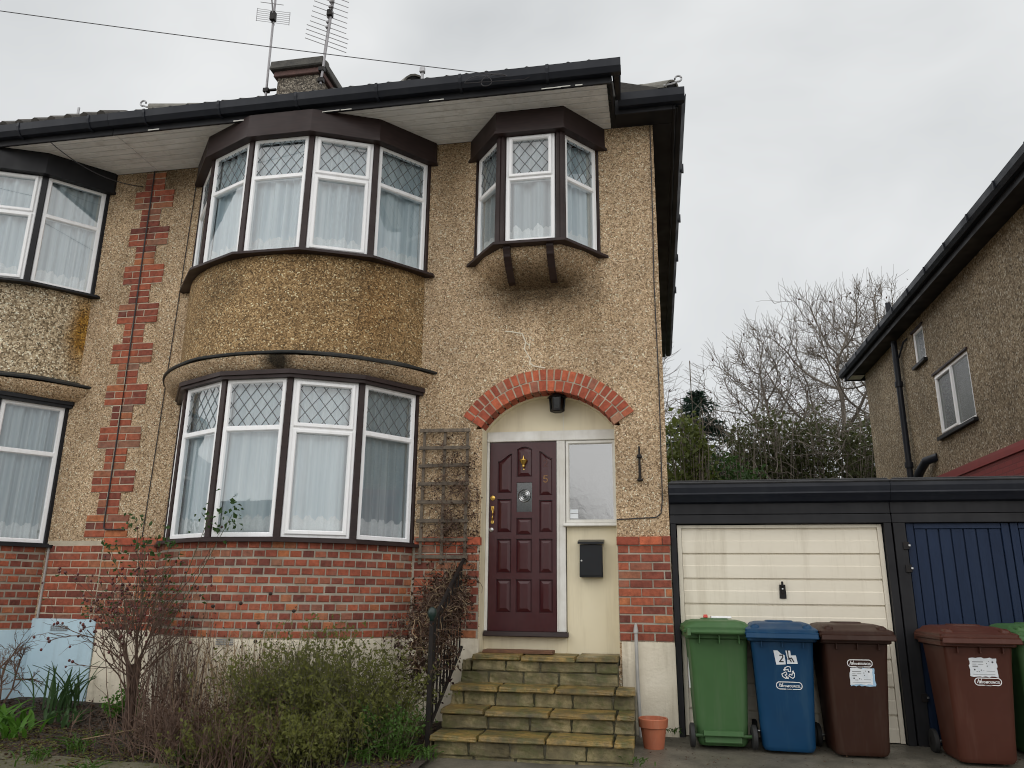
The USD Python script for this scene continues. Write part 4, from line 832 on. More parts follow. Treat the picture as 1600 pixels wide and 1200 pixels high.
lp = [(-1.40, -1.02, 6.60)] + [(-1.46 + 0.10 * math.cos(t) - 0.03 * t, -1.03, 6.56 + 0.07 * math.sin(t)) for t in np.linspace(0.4, 9.5, 30)] + [(-1.2, -0.98, 6.56), (-1.05, -0.99, 6.62)]
cable('wire_coil', lp, 0.0045, 'loose coil of wire hanging from the gutter above the oriel window')
cable('drop_wire', sag((-7.02, -0.90, 6.475), (-6.36, -0.006, 6.30), 0.12, 14), 0.006, 'black wire looping under the soffit to the party wall')

lam = thing('porch_lantern', 'black hexagonal lantern hanging under the brick arch', 'lantern', (-1.0, 0.12, 3.18))
hx = lambda r, z, ph=0.0: np.array([(-1.0 + r * math.cos(a + ph), 0.12 + r * math.sin(a + ph), z) for a in np.arange(6) * math.pi / 3])
part(lam, 'top_plate', loft([hx(0.04, 3.385), hx(0.10, 3.335), hx(0.115, 3.325)][::-1]), 'black_iron')
part(lam, 'hanger', tube([(-1.0, 0.12, 3.37), (-1.0, 0.12, 3.44)], 0.012, 6), 'black_iron')
part(lam, 'glass_body', loft([hx(0.066, 3.19), hx(0.078, 3.32)]), 'glass_dark')
part(lam, 'cage', cat(*[tube([p, q], 0.008, 5) for p, q in zip(hx(0.072, 3.18), hx(0.085, 3.325))], loft([hx(0.062, 3.165), hx(0.08, 3.175), hx(0.08, 3.195), hx(0.06, 3.20)])), 'black_iron')

mbx = thing('letter_box', 'black metal post box with sloping lid on the cream panel', 'letter box', (-0.66, YD - 0.05, 1.43))
part(mbx, 'body', chbox(-0.785, -0.545, YD - 0.105, YD + 0.004, 1.435, 1.765, 0.006), 'mailbox_black')
part(mbx, 'door', chbox(-0.776, -0.554, YD - 0.111, YD - 0.106, 1.45, 1.70, 0.003), 'mailbox_black')
m_ = bx(-0.798, -0.532, YD - 0.135, YD + 0.004, 1.768, 1.79); m_[0][m_[0][:, 1] > YD, 2] += 0.03
part(mbx, 'lid', m_, 'mailbox_black')
part(mbx, 'lock', xf(lathe([(0, 0), (0.009, 0), (0.009, 0.005), (0, 0.006)], 12), rotx(math.pi / 2), (-0.762, YD - 0.111, 1.60)), 'steel')

brk = thing('iron_bracket', 'small rusted black iron bracket on the pebbledash right of the arch', 'bracket', (-0.135, 0, 2.40))
part(brk, 'bar', chbox(-0.152, -0.122, -0.05, -0.02, 2.40, 2.74, 0.006), 'black_iron')
part(brk, 'collar', cat(chbox(-0.165, -0.109, -0.058, -0.004, 2.62, 2.655, 0.006), chbox(-0.168, -0.106, -0.06, -0.004, 2.385, 2.405, 0.005)), 'black_iron')

tr = thing('trellis', 'weathered wooden trellis fixed to the wall left of the porch', 'trellis', (-2.2, -0.05, 1.56))
rt_ = np.random.default_rng(3)
for x in (-2.43, -2.20, -1.95):
    part(tr, 'upright', chbox(x - 0.017, x + 0.017, -0.045, -0.025, 1.55, 2.975, 0.003), 'trellis_wood')
for k, z in enumerate((2.96, 2.77, 2.58, 2.385, 2.19, 1.995, 1.80, 1.625)):
    m = chbox(-2.48, -1.915, -0.066, -0.046, z - 0.019, z + 0.019, 0.003); m[0][:, 2] += (m[0][:, 0] + 2.2) * rt_.uniform(-0.015, 0.02)
    part(tr, 'slat', m, 'trellis_wood')

# climbers: wandering stems
def wander(rng, p, d, L, n, curl, grav=0.0):
    pts = [np.array(p, float)]; d = np.array(d, float)
    for _ in range(n):
        d = d + rng.normal(size=3) * curl + np.array([0, 0, grav]); d /= np.linalg.norm(d); pts.append(pts[-1] + d * L / n)
    return np.array(pts)
def seg_of(pts, r0, r1):
    r = np.linspace(r0, r1, len(pts)); return [np.r_[a, b, ra, rb_] for a, b, ra, rb_ in zip(pts[:-1], pts[1:], r[:-1], r[1:])]
def climber(name, label, rng, starts, nst, L, box_, leafn, stem='stem_dry', leaf='leaf_dead', lsize=(0.02, 0.05), r=0.004, stem2=None):
    S, tips = [], []
    for k in range(nst):
        p = starts(rng); pts = wander(rng, p, rdir(rng, 1, 0.3)[0], L * rng.uniform(0.5, 1.2), 12, 0.45, -0.08)
        pts = np.clip(pts, box_[0], box_[1]); S.append(seg_of(pts, r * rng.uniform(0.6, 1.4), r * 0.4)); tips += list(pts)
    t = thing(name, label, 'climbing plant', tips[0] * [1, 1, 0] + [0, 0, box_[0][2]])
    c = len(S) * 3 // 5 if stem2 else len(S)
    part(t, 'stem', segs_mesh(sum(S[:c], [])), stem)
    if stem2: part(t, 'stem', segs_mesh(sum(S[c:], [])), stem2)
    tips = np.array(tips); P = tips[rng.integers(0, len(tips), leafn)] + rng.normal(size=(leafn, 3)) * 0.015
    Ls = rng.uniform(*lsize, leafn)
    part(t, 'foliage', leaves_mesh(P, rdir(rng, leafn, -0.4), rdir(rng, leafn), Ls, Ls * 0.6), leaf)
    return t
rc = np.random.default_rng(17)
climber('climbing_plant', 'bare brown climber clinging to the wooden trellis', rc, lambda g: (g.uniform(-2.25, -1.86), -0.08, 1.6 + 1.25 * g.beta(1.3, 1.7)), 110, 0.5, ((-2.42, -0.13, 1.5), (-1.82, -0.012, 2.95)), 700, stem='stem_red', lsize=(0.015, 0.04), r=0.004)
# ------------------------------------------------------------------ steps
st = thing('front_steps', 'four mossy yellow sandstone steps up to the dark red front door', 'steps', (-1.1, -0.6, -0.06))
rs = np.random.default_rng(9)
def stone(x0, x1, y0, y1, z0, z1, b=0.012, rough=0.006):
    v, f = chbox(x0, x1, y0, y1, z0, z1, b); m = trimesh.Trimesh(v, f).subdivide().subdivide(); v = np.array(m.vertices); f = np.array(m.faces)
    v = v + rs.normal(size=v.shape) * rough * 0.45; return v, f
def course(xs, y0, y1, z0, z1, nm='riser_stone', b=0.010, rough=0.006):
    for a, b_ in zip(xs[:-1], xs[1:]):
        dy = rs.uniform(-0.008, 0.008); part(st, nm, stone(a + 0.005, b_ - 0.005, y0 + dy, y1, z0 + 0.004, z1 - 0.004, b, rough), 'stone_step')
def slabs(xs, y0, y1, z0, z1): 
    for a, b_ in zip(xs[:-1], xs[1:]):
        dz = rs.uniform(-0.005, 0.005); part(st, 'tread_slab', stone(a + 0.005, b_ - 0.005, y0 + rs.uniform(-0.008, 0.008), y1, z0 + dz, z1 + dz, 0.009, 0.003), 'stone_tread')
slabs([-1.93, -1.80, -1.32, -0.79, -0.385][1:], -0.285, 0.26, 0.645, 0.690)
course([-1.90, -1.80, -1.46, -1.13, -0.60, -0.39], -0.262, -0.02, 0.545, 0.645)
course([-1.91, -1.63, -1.29, -0.95, -0.39], -0.262, -0.02, 0.43, 0.545)
slabs([-1.925, -1.47, -0.95, -0.41, -0.225], -0.60, -0.255, 0.395, 0.440)
course([-1.92, -1.80, -1.5, -1.14, -0.79, -0.43, -0.235], -0.565, -0.3, 0.27, 0.395)
slabs([-1.93, -1.53, -0.96, -0.39, -0.225], -0.90, -0.55, 0.235, 0.278)
course([-1.925, -1.50, -1.13, -0.77, -0.41, -0.235], -0.865, -0.6, 0.12, 0.235)
slabs([-1.935, -1.52, -0.95, -0.40, -0.225], -1.20, -0.85, 0.07, 0.115)
course([-2.0, -1.91, -1.60, -1.25, -0.96, -0.62, -0.235], -1.165, -0.9, -0.045, 0.07)
course([-1.98, -1.55, -1.2, -0.7, -0.235], -1.175, -0.9, -0.17, -0.045)
part(st, 'core', cat(bx(-1.90, -0.25, -0.54, 0.25, -0.2, 0.392), bx(-1.90, -0.25, -0.84, -0.541, -0.2, 0.23), bx(-1.90, -0.25, -1.14, -0.841, -0.2, 0.066), bx(-1.76, -0.40, -0.24, 0.25, 0.393, 0.642)), 'path_mossy')
single('door_mat', stone(-1.75, -1.04, -0.03, 0.20, 0.692, 0.722, 0.006, 0.004), 'rust_mat', 'flat rust brown mat on the top step before the door', 'door mat')

# ------------------------------------------------------------------ iron railing
rl = thing('handrail', 'black iron handrail with upright bars beside the steps', 'railing', (-1.96, -1.15, -0.05))
part(rl, 'newel_post', chbox(-1.975, -1.93, -1.185, -1.14, -0.10, 1.03, 0.006), 'black_iron')
part(rl, 'finial', xf(lathe([(0.0, 0.10), (0.03, 0.085), (0.042, 0.055), (0.036, 0.02), (0.02, 0.0), (0.026, -0.015), (0.0, -0.016)][::-1], 16), None, (-1.953, -1.163, 1.045)), 'green_paint', smooth=True)
top = lambda y: 1.0 + (1.60 - 1.0) * (y + 1.16) / 1.10
bot = lambda y: 0.14 + (0.74 - 0.14) * (y + 1.16) / 1.10
part(rl, 'top_rail', tube([(-1.953, y, top(y)) for y in (-1.16, -0.8, -0.4, -0.06)] + [(-1.953, -0.02, 1.60), (-1.953, 0.02, 1.55)], 0.02, 8), 'black_iron')
part(rl, 'bottom_rail', tube([(-1.953, y, bot(y)) for y in (-1.16, -0.05)], 0.016, 6), 'black_iron')
for y in np.linspace(-1.05, -0.14, 9):
    part(rl, 'baluster', bx(-1.961, -1.945, y - 0.008, y + 0.008, bot(y), top(y)), 'black_iron')
climber('climbing_plant', 'tangled dead brown climber smothering the iron handrail', rc, lambda g: (lambda y: (-1.96 + g.normal() * 0.06 - 0.15 * abs(g.normal()), y, top(y) - 0.12 - abs(g.normal()) * 0.17))(g.uniform(-1.05, -0.02)), 620, 0.32, ((-2.4, -1.22, 0.62), (-1.76, -0.01, 1.58)), 3000, lsize=(0.018, 0.05), r=0.0042, stem='stem_red', stem2='stem_dry')
climber('climbing_plant', 'dark maroon leaved twigs below the dead climber at the railing foot', rc, lambda g: (-2.2 + g.normal() * 0.13, -0.55 + g.normal() * 0.12, 0.62 + g.normal() * 0.12), 60, 0.35, ((-2.6, -0.95, 0.25), (-1.95, -0.2, 0.95)), 420, stem='stem_red', leaf='leaf_maroon', lsize=(0.03, 0.065), r=0.003)

pipe = thing('waste_pipe', 'grey plastic pipe standing against the cream plinth right of the steps', 'pipe', (-0.215, -0.07, 0.0))
part(pipe, 'tube', tube([(-0.225, -0.058, 0.92), (-0.222, -0.060, 0.5), (-0.205, -0.075, -0.03)], 0.017, 12), 'pipe_grey', smooth=40)
part(pipe, 'cap', xf(lathe([(0.0, 0.07), (0.012, 0.065), (0.024, 0.0), (0.024, -0.02), (0.0, -0.021)][::-1], 12), None, (-0.225, -0.058, 0.93)), 'pipe_grey', smooth=40)

pot = thing('plant_pot', 'empty terracotta flower pot on the drive below the cream plinth', 'plant pot', (-0.10, -0.50, -0.03))
o = (-0.085, -0.50, -0.035)
part(pot, 'body', xf(lathe([(0.0, 0.004), (0.082, 0.0), (0.088, 0.006), (0.112, 0.175)], 28), None, o), 'terracotta', smooth=40)
part(pot, 'rim', xf(lathe([(0.116, 0.172), (0.125, 0.178), (0.131, 0.245), (0.126, 0.252), (0.116, 0.25), (0.108, 0.16), (0.0, 0.15)], 28), None, o), 'terracotta', smooth=40)

# ------------------------------------------------------------------ garages
GY = 0.03
def gut_x(x0, x1): return sweep_x([(GY - 0.02, 2.15), (GY - 0.02, 2.335), (GY - 0.12, 2.335), (GY - 0.125, 2.30), (GY - 0.112, 2.25), (GY - 0.115, 2.235), (GY - 0.085, 2.20), (GY - 0.06, 2.165)], x0, x1)
def garage_shell(g, x0, x1, rng):
    part(g, 'gutter', gut_x(x0, x1), 'black_gutter')
    part(g, 'fascia_board', chbox(x0, x1, GY - 0.018, GY + 0.012, 2.045, 2.334, 0.004), 'black_wood')
    part(g, 'roof', cat(chbox(x0 - 0.0, x1, GY - 0.135, 7.5, 2.337, 2.362, 0.01), *[chbox(x0 + 0.02, x1 - 0.02, y, y + 0.05, 2.36, 2.372, 0.005) for y in (-0.10, 1.2, 2.4, 3.6)]), 'felt')
    part(g, 'lintel', chbox(x0, x1, GY - 0.03, GY + 0.10, 1.955, 2.04, 0.004), 'black_wood')
    part(g, 'wall', cat(bx(x0, x0 + 0.05, GY + 0.16, 7.3, -0.1, 2.33), bx(x1 - 0.05, x1, GY + 0.16, 7.3, -0.1, 2.33), bx(x0 + 0.051, x1 - 0.051, 7.2, 7.3, -0.1, 2.33)), 'cream_render')
g1 = thing('garage', 'flat roofed garage with cream up-and-over door and black frame', 'garage', (1.15, 0.0, 0.0))
garage_shell(g1, 0.142, 2.215, rb)
part(g1, 'frame_post', chbox(0.145, 0.203, GY - 0.03, GY + 0.12, -0.06, 1.953, 0.004), 'black_wood')
part(g1, 'frame_post', chbox(2.142, 2.213, GY - 0.03, GY + 0.12, -0.06, 1.953, 0.004), 'black_wood')
gx0, gx1, gz0, gz1 = 0.21, 2.135, 0.0, 1.945
part(g1, 'door_frame', cat(bx(gx0, gx0 + 0.04, GY + 0.03, GY + 0.07, gz0, gz1), bx(gx1 - 0.04, gx1, GY + 0.03, GY + 0.07, gz0, gz1), bx(gx0 + 0.041, gx1 - 0.041, GY + 0.032, GY + 0.07, gz1 - 0.03, gz1)), 'garage_cream')
nr_, z = 8, gz0 + 0.004
ph = (gz1 - 0.032 - z) / nr_
for k in range(nr_):
    z0 = z + k * ph; y = GY + 0.048
    pr = [(y + 0.02, z0), (y - 0.010, z0), (y - 0.010, z0 + ph * 0.47), (y - 0.005, z0 + ph * 0.5), (y - 0.0045, z0 + ph - 0.018), (y + 0.010, z0 + ph - 0.012), (y + 0.010, z0 + ph), (y + 0.02, z0 + ph)]
    m = sweep_x(pr, gx0 + 0.043, gx1 - 0.043)
    part(g1, 'door_panel', m, 'garage_cream')
part(g1, 'door_handle', cat(chbox(1.148, 1.212, GY + 0.024, GY + 0.037, 1.245, 1.375, 0.004), chbox(1.166, 1.190, GY - 0.005, GY + 0.023, 1.36, 1.405, 0.004), chbox(1.170, 1.186, GY + 0.014, GY + 0.023, 1.29, 1.36, 0.003)), 'black_iron')
part(g1, 'lock', xf(lathe([(0, 0), (0.008, 0), (0.008, 0.006), (0, 0.007)], 10), rotx(math.pi / 2), (1.178, GY + 0.013, 1.335)), 'steel')

g2 = thing('garage', 'flat roofed garage with dark blue boarded double doors', 'garage', (3.4, 0.0, 0.0))
garage_shell(g2, 2.219, 4.76, rb)
part(g2, 'frame_post', chbox(2.222, 2.335, GY - 0.032, GY + 0.12, -0.06, 1.953, 0.004), 'black_wood')
part(g2, 'frame_post', chbox(4.16, 4.70, GY - 0.032, GY + 0.12, -0.06, 1.953, 0.004), 'black_wood')
for x0 in (2.345, 3.252):
    lf = part(g2, 'door_leaf', cat(bx(x0, x0 + 0.90, GY + 0.035, GY + 0.06, 0.0, 1.95), chbox(x0, x0 + 0.07, GY + 0.005, GY + 0.034, 0.0, 1.95, 0.004), chbox(x0 + 0.83, x0 + 0.90, GY + 0.005, GY + 0.034, 0.0, 1.95, 0.004), chbox(x0 + 0.071, x0 + 0.829, GY + 0.006, GY + 0.034, 1.90, 1.95, 0.004)), 'garage_blue')
    for k in range(7):
        a = x0 + 0.073 + k * 0.108
        part(lf, 'door_board', chbox(a + 0.001, a + 0.106, GY + 0.012, GY + 0.034, 0.0, 1.897, 0.006), 'garage_blue')
for z in (1.74, 1.53, 0.40):
    part(g2, 'hinge', cat(chbox(2.29, 2.345, GY - 0.045, GY - 0.033, z - 0.035, z + 0.035, 0.003), tube([(2.341, GY - 0.01, z - 0.03), (2.341, GY - 0.01, z + 0.03)], 0.012, 8), bx(2.335, 2.36, GY - 0.02, GY + 0.003, z - 0.01, z + 0.012)), 'black_iron')
    part(g2, 'hinge_bolt', bx(2.335, 2.352, GY - 0.052, GY - 0.046, z - 0.006, z + 0.010), 'steel')

# ------------------------------------------------------------------ wheelie bins (local: front -y, base z 0)
def wheelie(label, m, x, y, rot, back=False):
    loc = (x, y, slope(y) - 0.004); b = thing('wheelie_bin', label, 'wheelie bin', loc, group=None)
    R = rotz(rot)
    W = lambda mesh: xf(mesh, R, loc)
    def rr(w, d, yc, z, r=0.05): 
        q = rrect(w, d, r); return np.column_stack([q[:, 0], q[:, 1] + yc, np.full(len(q), z)])
    body = loft([rr(0.40, 0.42, 0.02, 0.015, 0.06), rr(0.435, 0.46, 0.02, 0.05, 0.06), rr(0.445, 0.475, 0.02, 0.20, 0.055), rr(0.50, 0.575, 0.005, 0.78, 0.05), rr(0.515, 0.60, 0.0, 0.885, 0.05), rr(0.515, 0.60, 0.0, 0.945, 0.05)])
    part(b, 'body', W(body), m, smooth=35)
    part(b, 'rim', W(loft([rr(0.545, 0.63, 0, 0.905, 0.05), rr(0.572, 0.665, 0, 0.915, 0.05), rr(0.575, 0.67, 0, 0.955, 0.05), rr(0.56, 0.65, 0, 0.962, 0.05)])), m, smooth=35)
    part(b, 'lid', W(loft([rr(0.585, 0.69, -0.012, 0.958, 0.04), rr(0.605, 0.725, -0.017, 0.962, 0.04), rr(0.612, 0.735, -0.02, 0.982, 0.04), rr(0.598, 0.715, -0.016, 0.988, 0.04), rr(0.598, 0.712, -0.016, 1.008, 0.04), rr(0.58, 0.68, -0.008, 1.018, 0.05), rr(0.54, 0.60, 0.02, 1.03, 0.07), rr(0.50, 0.53, 0.045, 1.052, 0.08), rr(0.42, 0.44, 0.05, 1.064, 0.09), rr(0.26, 0.28, 0.05, 1.068, 0.09)])), m, smooth=30)
    lipb = [rr(w_, d_, y_, z_, 0.03) for w_, d_, y_, z_ in ((0.085, 0.20, -0.235, 1.0), (0.075, 0.185, -0.235, 1.035), (0.05, 0.14, -0.225, 1.052))]
    part(b, 'lid_lip', W(cat(chbox(-0.30, 0.30, -0.402, -0.380, 0.935, 0.978, 0.008), *[loft([r_ + [sx * 0.215, 0, 0] for r_ in lipb]) for sx in (-1, 1)], loft([rr(0.26, 0.24, 0.0, 1.06, 0.05), rr(0.23, 0.21, 0.0, 1.078, 0.06)]))), m, smooth=35)
    for sx in (-0.17, 0.0, 0.17):
        part(b, 'rib', W(chbox(sx - 0.006, sx + 0.006, -0.33, -0.285, 0.86, 0.91, 0.003)), m)
        part(b, 'rib', W(chbox(sx - 0.006, sx + 0.006, 0.285, 0.395, 0.87, 0.945, 0.003)), m)
    part(b, 'handle', W(cat(tube([(-0.27, 0.405, 0.968), (0.27, 0.405, 0.968)], 0.017, 10), chbox(-0.285, -0.235, 0.30, 0.43, 0.93, 0.995, 0.01), chbox(0.235, 0.285, 0.30, 0.43, 0.93, 0.995, 0.01), chbox(-0.22, 0.22, 0.345, 0.39, 0.945, 0.99, 0.008))), m)
    part(b, 'axle_step', W(cat(chbox(-0.175, 0.175, 0.24, 0.315, 0.10, 0.145, 0.008), chbox(-0.165, 0.165, 0.245, 0.29, 0.04, 0.099, 0.01))), m)
    part(b, 'axle', W(tube([(-0.245, 0.26, 0.10), (0.245, 0.26, 0.10)], 0.014, 8)), m if back else 'steel')
    for sx in (-1, 1):
        wh = xf(lathe([(0.03, -0.022), (0.085, -0.022), (0.098, -0.016), (0.10, 0.0), (0.098, 0.016), (0.085, 0.022), (0.03, 0.022)], 24), roty(math.pi / 2), (sx * 0.262, 0.26, 0.10))
        w = part(b, 'wheel', W(wh), 'tyre', smooth=40)
        part(w, 'hub', W(xf(lathe([(0.0, -0.02), (0.03, -0.02), (0.03, 0.02), (0.0, 0.02)], 12), roty(math.pi / 2), (sx * 0.262, 0.26, 0.10))), 'tyre')
    def face(z): return -(0.2375 - 0.02 + (0.2875 - 0.005 - 0.2175) * (z - 0.20) / 0.58)      # front face y at height z
    tilt = math.atan2(0.065, 0.58)
    def decal(mesh, z):
        """mesh drawn in the xz plane about (0, 0) facing -y, laid on the sloping front"""
        return W(xf(mesh, rotx(-tilt * -1.0), (0, face(z) - 0.001, z)))
    return b, W, decal, face

def logo(b, decal, x, z, w=0.19):
    h = w * 0.30
    pill = LineString([(-w / 2 + h / 2, 0), (w / 2 - h / 2, 0)]).buffer(h / 2); line = pill.difference(pill.buffer(-0.006)).difference(sbox(-0.028, -h / 2 - 0.01, 0.028, -h / 2 + 0.008))
    t1 = text('H', 0.034, -w * 0.34, 0, -0.012, slant=0.35); t2 = text('arrow', 0.019, -w * 0.175, 0, -0.012, bold=True, slant=0.2); t3 = text('COUNCIL', 0.0165, w * 0.175, 0, -0.012, bold=True, slant=0.2); t4 = text('LONDON', 0.008, 0, 0, -h / 2 - 0.002)
    part(b, 'council_logo', decal(xf(cat(extr(line, -0.002, 0.0, 'xz'), t1, t2, t3, t4), None, (x, 0, 0)), z), 'print_white', label='white outlined council logo')

def torn(rng, w, h, j=0.006, n=9):
    p = []
    for (x0, y0), (x1, y1) in (((-w / 2, -h / 2), (w / 2, -h / 2)), ((w / 2, -h / 2), (w / 2, h / 2)), ((w / 2, h / 2), (-w / 2, h / 2)), ((-w / 2, h / 2), (-w / 2, -h / 2))):
        for t in np.arange(n) / n: p.append((x0 + (x1 - x0) * t + rng.normal() * j, y0 + (y1 - y0) * t + rng.normal() * j))
    return Polygon(p).buffer(0)

def notice(b, decal, x, z, rng, w=0.145, h=0.105, blue=False):
    if blue: part(b, 'notice', decal(xf(extr(torn(rng, w * 1.08, h * 1.08, 0.004), -0.002, 0.0, 'xz'), None, (x + 0.012, 0, -0.006)), z), 'paper_blue', label='blue notice under the white one')
    nt = part(b, 'notice', decal(xf(extr(torn(rng, w, h, 0.003), -0.0035, -0.0021 if blue else 0.0, 'xz'), None, (x, 0, 0)), z), 'paper', label='torn white paper notice')
    L = [bx(x - w * 0.40, x - w * 0.0, -0.0047, -0.0042, h * 0.28, h * 0.33), bx(x - w * 0.4, x - w * 0.25, -0.0047, -0.0042, h * 0.16, h * 0.19), bx(x - w * 0.2, x + w * 0.0, -0.0047, -0.0042, h * 0.16, h * 0.19), bx(x - w * 0.4, x - w * 0.2, -0.0047, -0.0042, h * 0.02, h * 0.09), bx(x - w * 0.4, x + w * 0.4, -0.0047, -0.0042, -h * 0.38, -h * 0.355), bx(x + w * 0.1, x + w * 0.4, -0.0047, -0.0042, -h * 0.2, -h * 0.175)]
    part(nt, 'printed_line', decal(cat(*L), z), 'print_grey', kind='stuff')
    dots = [(-0.33, -0.12, 0.006), (-0.25, -0.22, 0.0035), (-0.17, -0.22, 0.0035), (-0.09, -0.14, 0.0045), (0.0, -0.16, 0.0025), (0.14, 0.08, 0.004), (0.12, 0.22, 0.0035), (0.2, 0.34, 0.003), (0.34, 0.3, 0.007)]
    part(nt, 'printed_mark', decal(cat(*[extr(Point(x + dx * w, dz * h).buffer(r, 4), -0.0048, -0.0042, 'xz') for dx, dz, r in dots]), z), 'print_black', kind='stuff')

rbn = np.random.default_rng(40)
b1, W1, D1, F1 = wheelie('green wheelie bin turned backwards against the cream garage door', 'bin_green', 0.505, -0.20, math.pi + 0.03, back=True)
part(b1, 'sticker', W1((lambda v: v)(cat(bx(0.2245, 0.247, -0.16, -0.10, 0.45, 0.82)))), 'print_white', label='white print on the side')
wrap = single('litter_wrapper', cat(xf(chbox(-0.09, 0.10, -0.03, 0.04, 0, 0.02, 0.006), rotz(0.15), (0.56, -0.25, 1.062)), ), 'print_white', 'white crumpled wrapper on the lid of the green wheelie bin', 'litter')
single('litter_scrap', xf(chbox(-0.022, 0.022, -0.02, 0.02, 0, 0.03, 0.006), None, (0.425, -0.27, 1.066)), 'red_plastic', 'small red plastic scrap on the lid of the green wheelie bin', 'litter')
b2, W2, D2, F2 = wheelie('blue recycling wheelie bin between the green and dark brown bins', 'bin_blue', 1.065, -0.33, -0.085)
logo(b2, D2, 0.035, 0.548, 0.215)
SC = np.array([1.15, 1, 1.15])
sk = cat(extr(Polygon([(-0.085, 0.055), (-0.065, 0.055), (-0.055, 0.045), (-0.03, 0.02), (-0.005, 0.01), (0.0, -0.055), (-0.068, -0.06)]), -0.002, 0, 'xz'), extr(Polygon([(0.0, 0.058), (0.035, 0.06), (0.04, 0.01), (0.075, 0.012), (0.085, -0.05), (0.008, -0.052), (0.012, -0.01)]), -0.002, 0, 'xz'))
sk = (sk[0] * SC, sk[1])
sp_ = part(b2, 'number_sticker', D2(xf(sk, None, (0.02, 0, 0)), 0.785), 'paper', label='torn white number sticker')
part(sp_, 'number_stroke', D2(xf(cat(*[extr(LineString(l).buffer(0.005), -0.0028, -0.0021, 'xz') for l in ([(-0.045, 0.01), (-0.022, 0.012), (-0.022, -0.008), (-0.05, -0.042), (-0.02, -0.042)], [(0.02, 0.05), (0.024, 0.0), (0.045, -0.04)], [(0.02, -0.02), (0.05, -0.01), (0.065, -0.04)])]), None, (0.02, 0, 0)), 0.785), 'print_black')
# recycling mark: three folded arrows round a triangle
rec = []
for k in range(3):
    a = k * 2 * math.pi / 3 + math.pi / 2
    rot = lambda p: (p[0] * math.cos(a) - p[1] * math.sin(a), p[0] * math.sin(a) + p[1] * math.cos(a))
    rec.append(LineString([rot((1.2 * p[0], 1.2 * p[1])) for p in ((0.012, -0.016), (0.042, -0.016), (0.047, 0.0), (0.036, 0.022), (0.022, 0.016), (0.027, 0.0), (0.012, -0.0))] + [rot((0.012, -0.016))]).buffer(0.0032))
    rec.append(Polygon([rot(p) for p in ((0.017, 0.026), (0.043, 0.026), (0.024, 0.042))]))
part(b2, 'recycling_mark', D2(xf(extr(unary_union(rec), -0.002, 0, 'xz'), None, (0.035, 0, 0)), 0.650), 'print_white')
b3, W3, D3, F3 = wheelie('dark brown wheelie bin with council logo above a torn notice', 'bin_brown', 1.63, -0.37, 0.03)
logo(b3, D3, 0.015, 0.75, 0.205); notice(b3, D3, 0.02, 0.645, rbn, 0.18, 0.13, blue=True)
b4, W4, D4, F4 = wheelie('reddish brown wheelie bin with notice above council logo', 'bin_red_brown', 2.565, -0.44, 0.0)
notice(b4, D4, 0.02, 0.75, rbn, 0.205, 0.145); logo(b4, D4, 0.045, 0.64, 0.205)
b5, W5, D5, F5 = wheelie('green wheelie bin half hidden at the right edge of the picture', 'bin_green', 3.22, -0.18, 0.0)
# ------------------------------------------------------------------ the neighbouring house on the right
XN = 4.8
nr = thing('neighbour_house', 'grey pebbledashed house side wall with red painted brickwork behind the garages', 'house', (8.0, 4.5, 0.0))
wins = [(4.40, 5.90, 3.90, 4.96), (6.12, 6.68, 5.36, 5.98)]
side = sbox(-1.0, -0.3, 10.05, 6.30)
for a, b, c, d in wins: side = side.difference(sbox(a, c, b, d))
m = trimesh.creation.extrude_polygon(side, 0.22, engine='earcut'); v = np.array(m.vertices)
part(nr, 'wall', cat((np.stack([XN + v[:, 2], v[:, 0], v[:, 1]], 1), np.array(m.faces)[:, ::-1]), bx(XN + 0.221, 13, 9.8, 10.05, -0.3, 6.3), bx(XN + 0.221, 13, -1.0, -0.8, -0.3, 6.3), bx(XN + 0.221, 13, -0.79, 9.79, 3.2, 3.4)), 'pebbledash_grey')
part(nr, 'red_wall', bx(XN - 0.09, XN - 0.004, -1.05, 6.25, -0.2, 3.12), 'red_painted_brick')
part(nr, 'red_coping', chbox(XN - 0.12, XN - 0.004, -1.05, 6.28, 3.123, 3.25, 0.008), 'red_coping')
for k, (a, b, c, d) in enumerate(wins):
    F = Facet((XN + 0.03, b), (XN + 0.03, a)); L = b - a
    w = part(nr, 'window', ring(F, 0.0, L, c, d, 0.055, -0.05, 0.02), 'upvc')
    if k == 0:
        part(w, 'sash', ring(F, 0.04, L / 2 + 0.02, c + 0.04, d - 0.04, 0.05, -0.04, 0.04), 'upvc')
        part(w, 'glazing_bar', F.cbox(L / 2 - 0.03, L / 2 + 0.03, -0.04, 0.012, c + 0.05, d - 0.05), 'upvc')
    part(w, 'pane', pane_mesh(F, 0.05, L - 0.05, c + 0.05, d - 0.05, 0.0), 'glass_frosted_green')
    part(w, 'blind', F.box(0.0, L, -0.2, -0.19, c, d), 'far_render')
    part(nr, 'window_sill', chbox(XN - 0.07, XN + 0.10, a - 0.06, b + 0.06, c - 0.06, c - 0.003, 0.006), 'black_wood')
    part(nr, 'lintel_edge', chbox(XN - 0.03, XN + 0.06, a - 0.04, b + 0.04, d + 0.002, d + 0.035, 0.004), 'brown_wood')
XE, ZE = 4.45, 6.33
part(nr, 'gutter', xf(sweep_x(gutter_profile(0, 0.0), -10.6, 1.5), rotz(-math.pi / 2), (XE + 0.03, 0, ZE)), 'black_gutter')
part(nr, 'fascia_board', bx(XE + 0.032, XE + 0.055, -1.5, 10.4, ZE - 0.2, ZE + 0.02), 'black_wood')
part(nr, 'soffit', bx(XE + 0.056, XN + 0.1, -1.5, 10.4, ZE - 0.17, ZE - 0.15), 'black_wood')
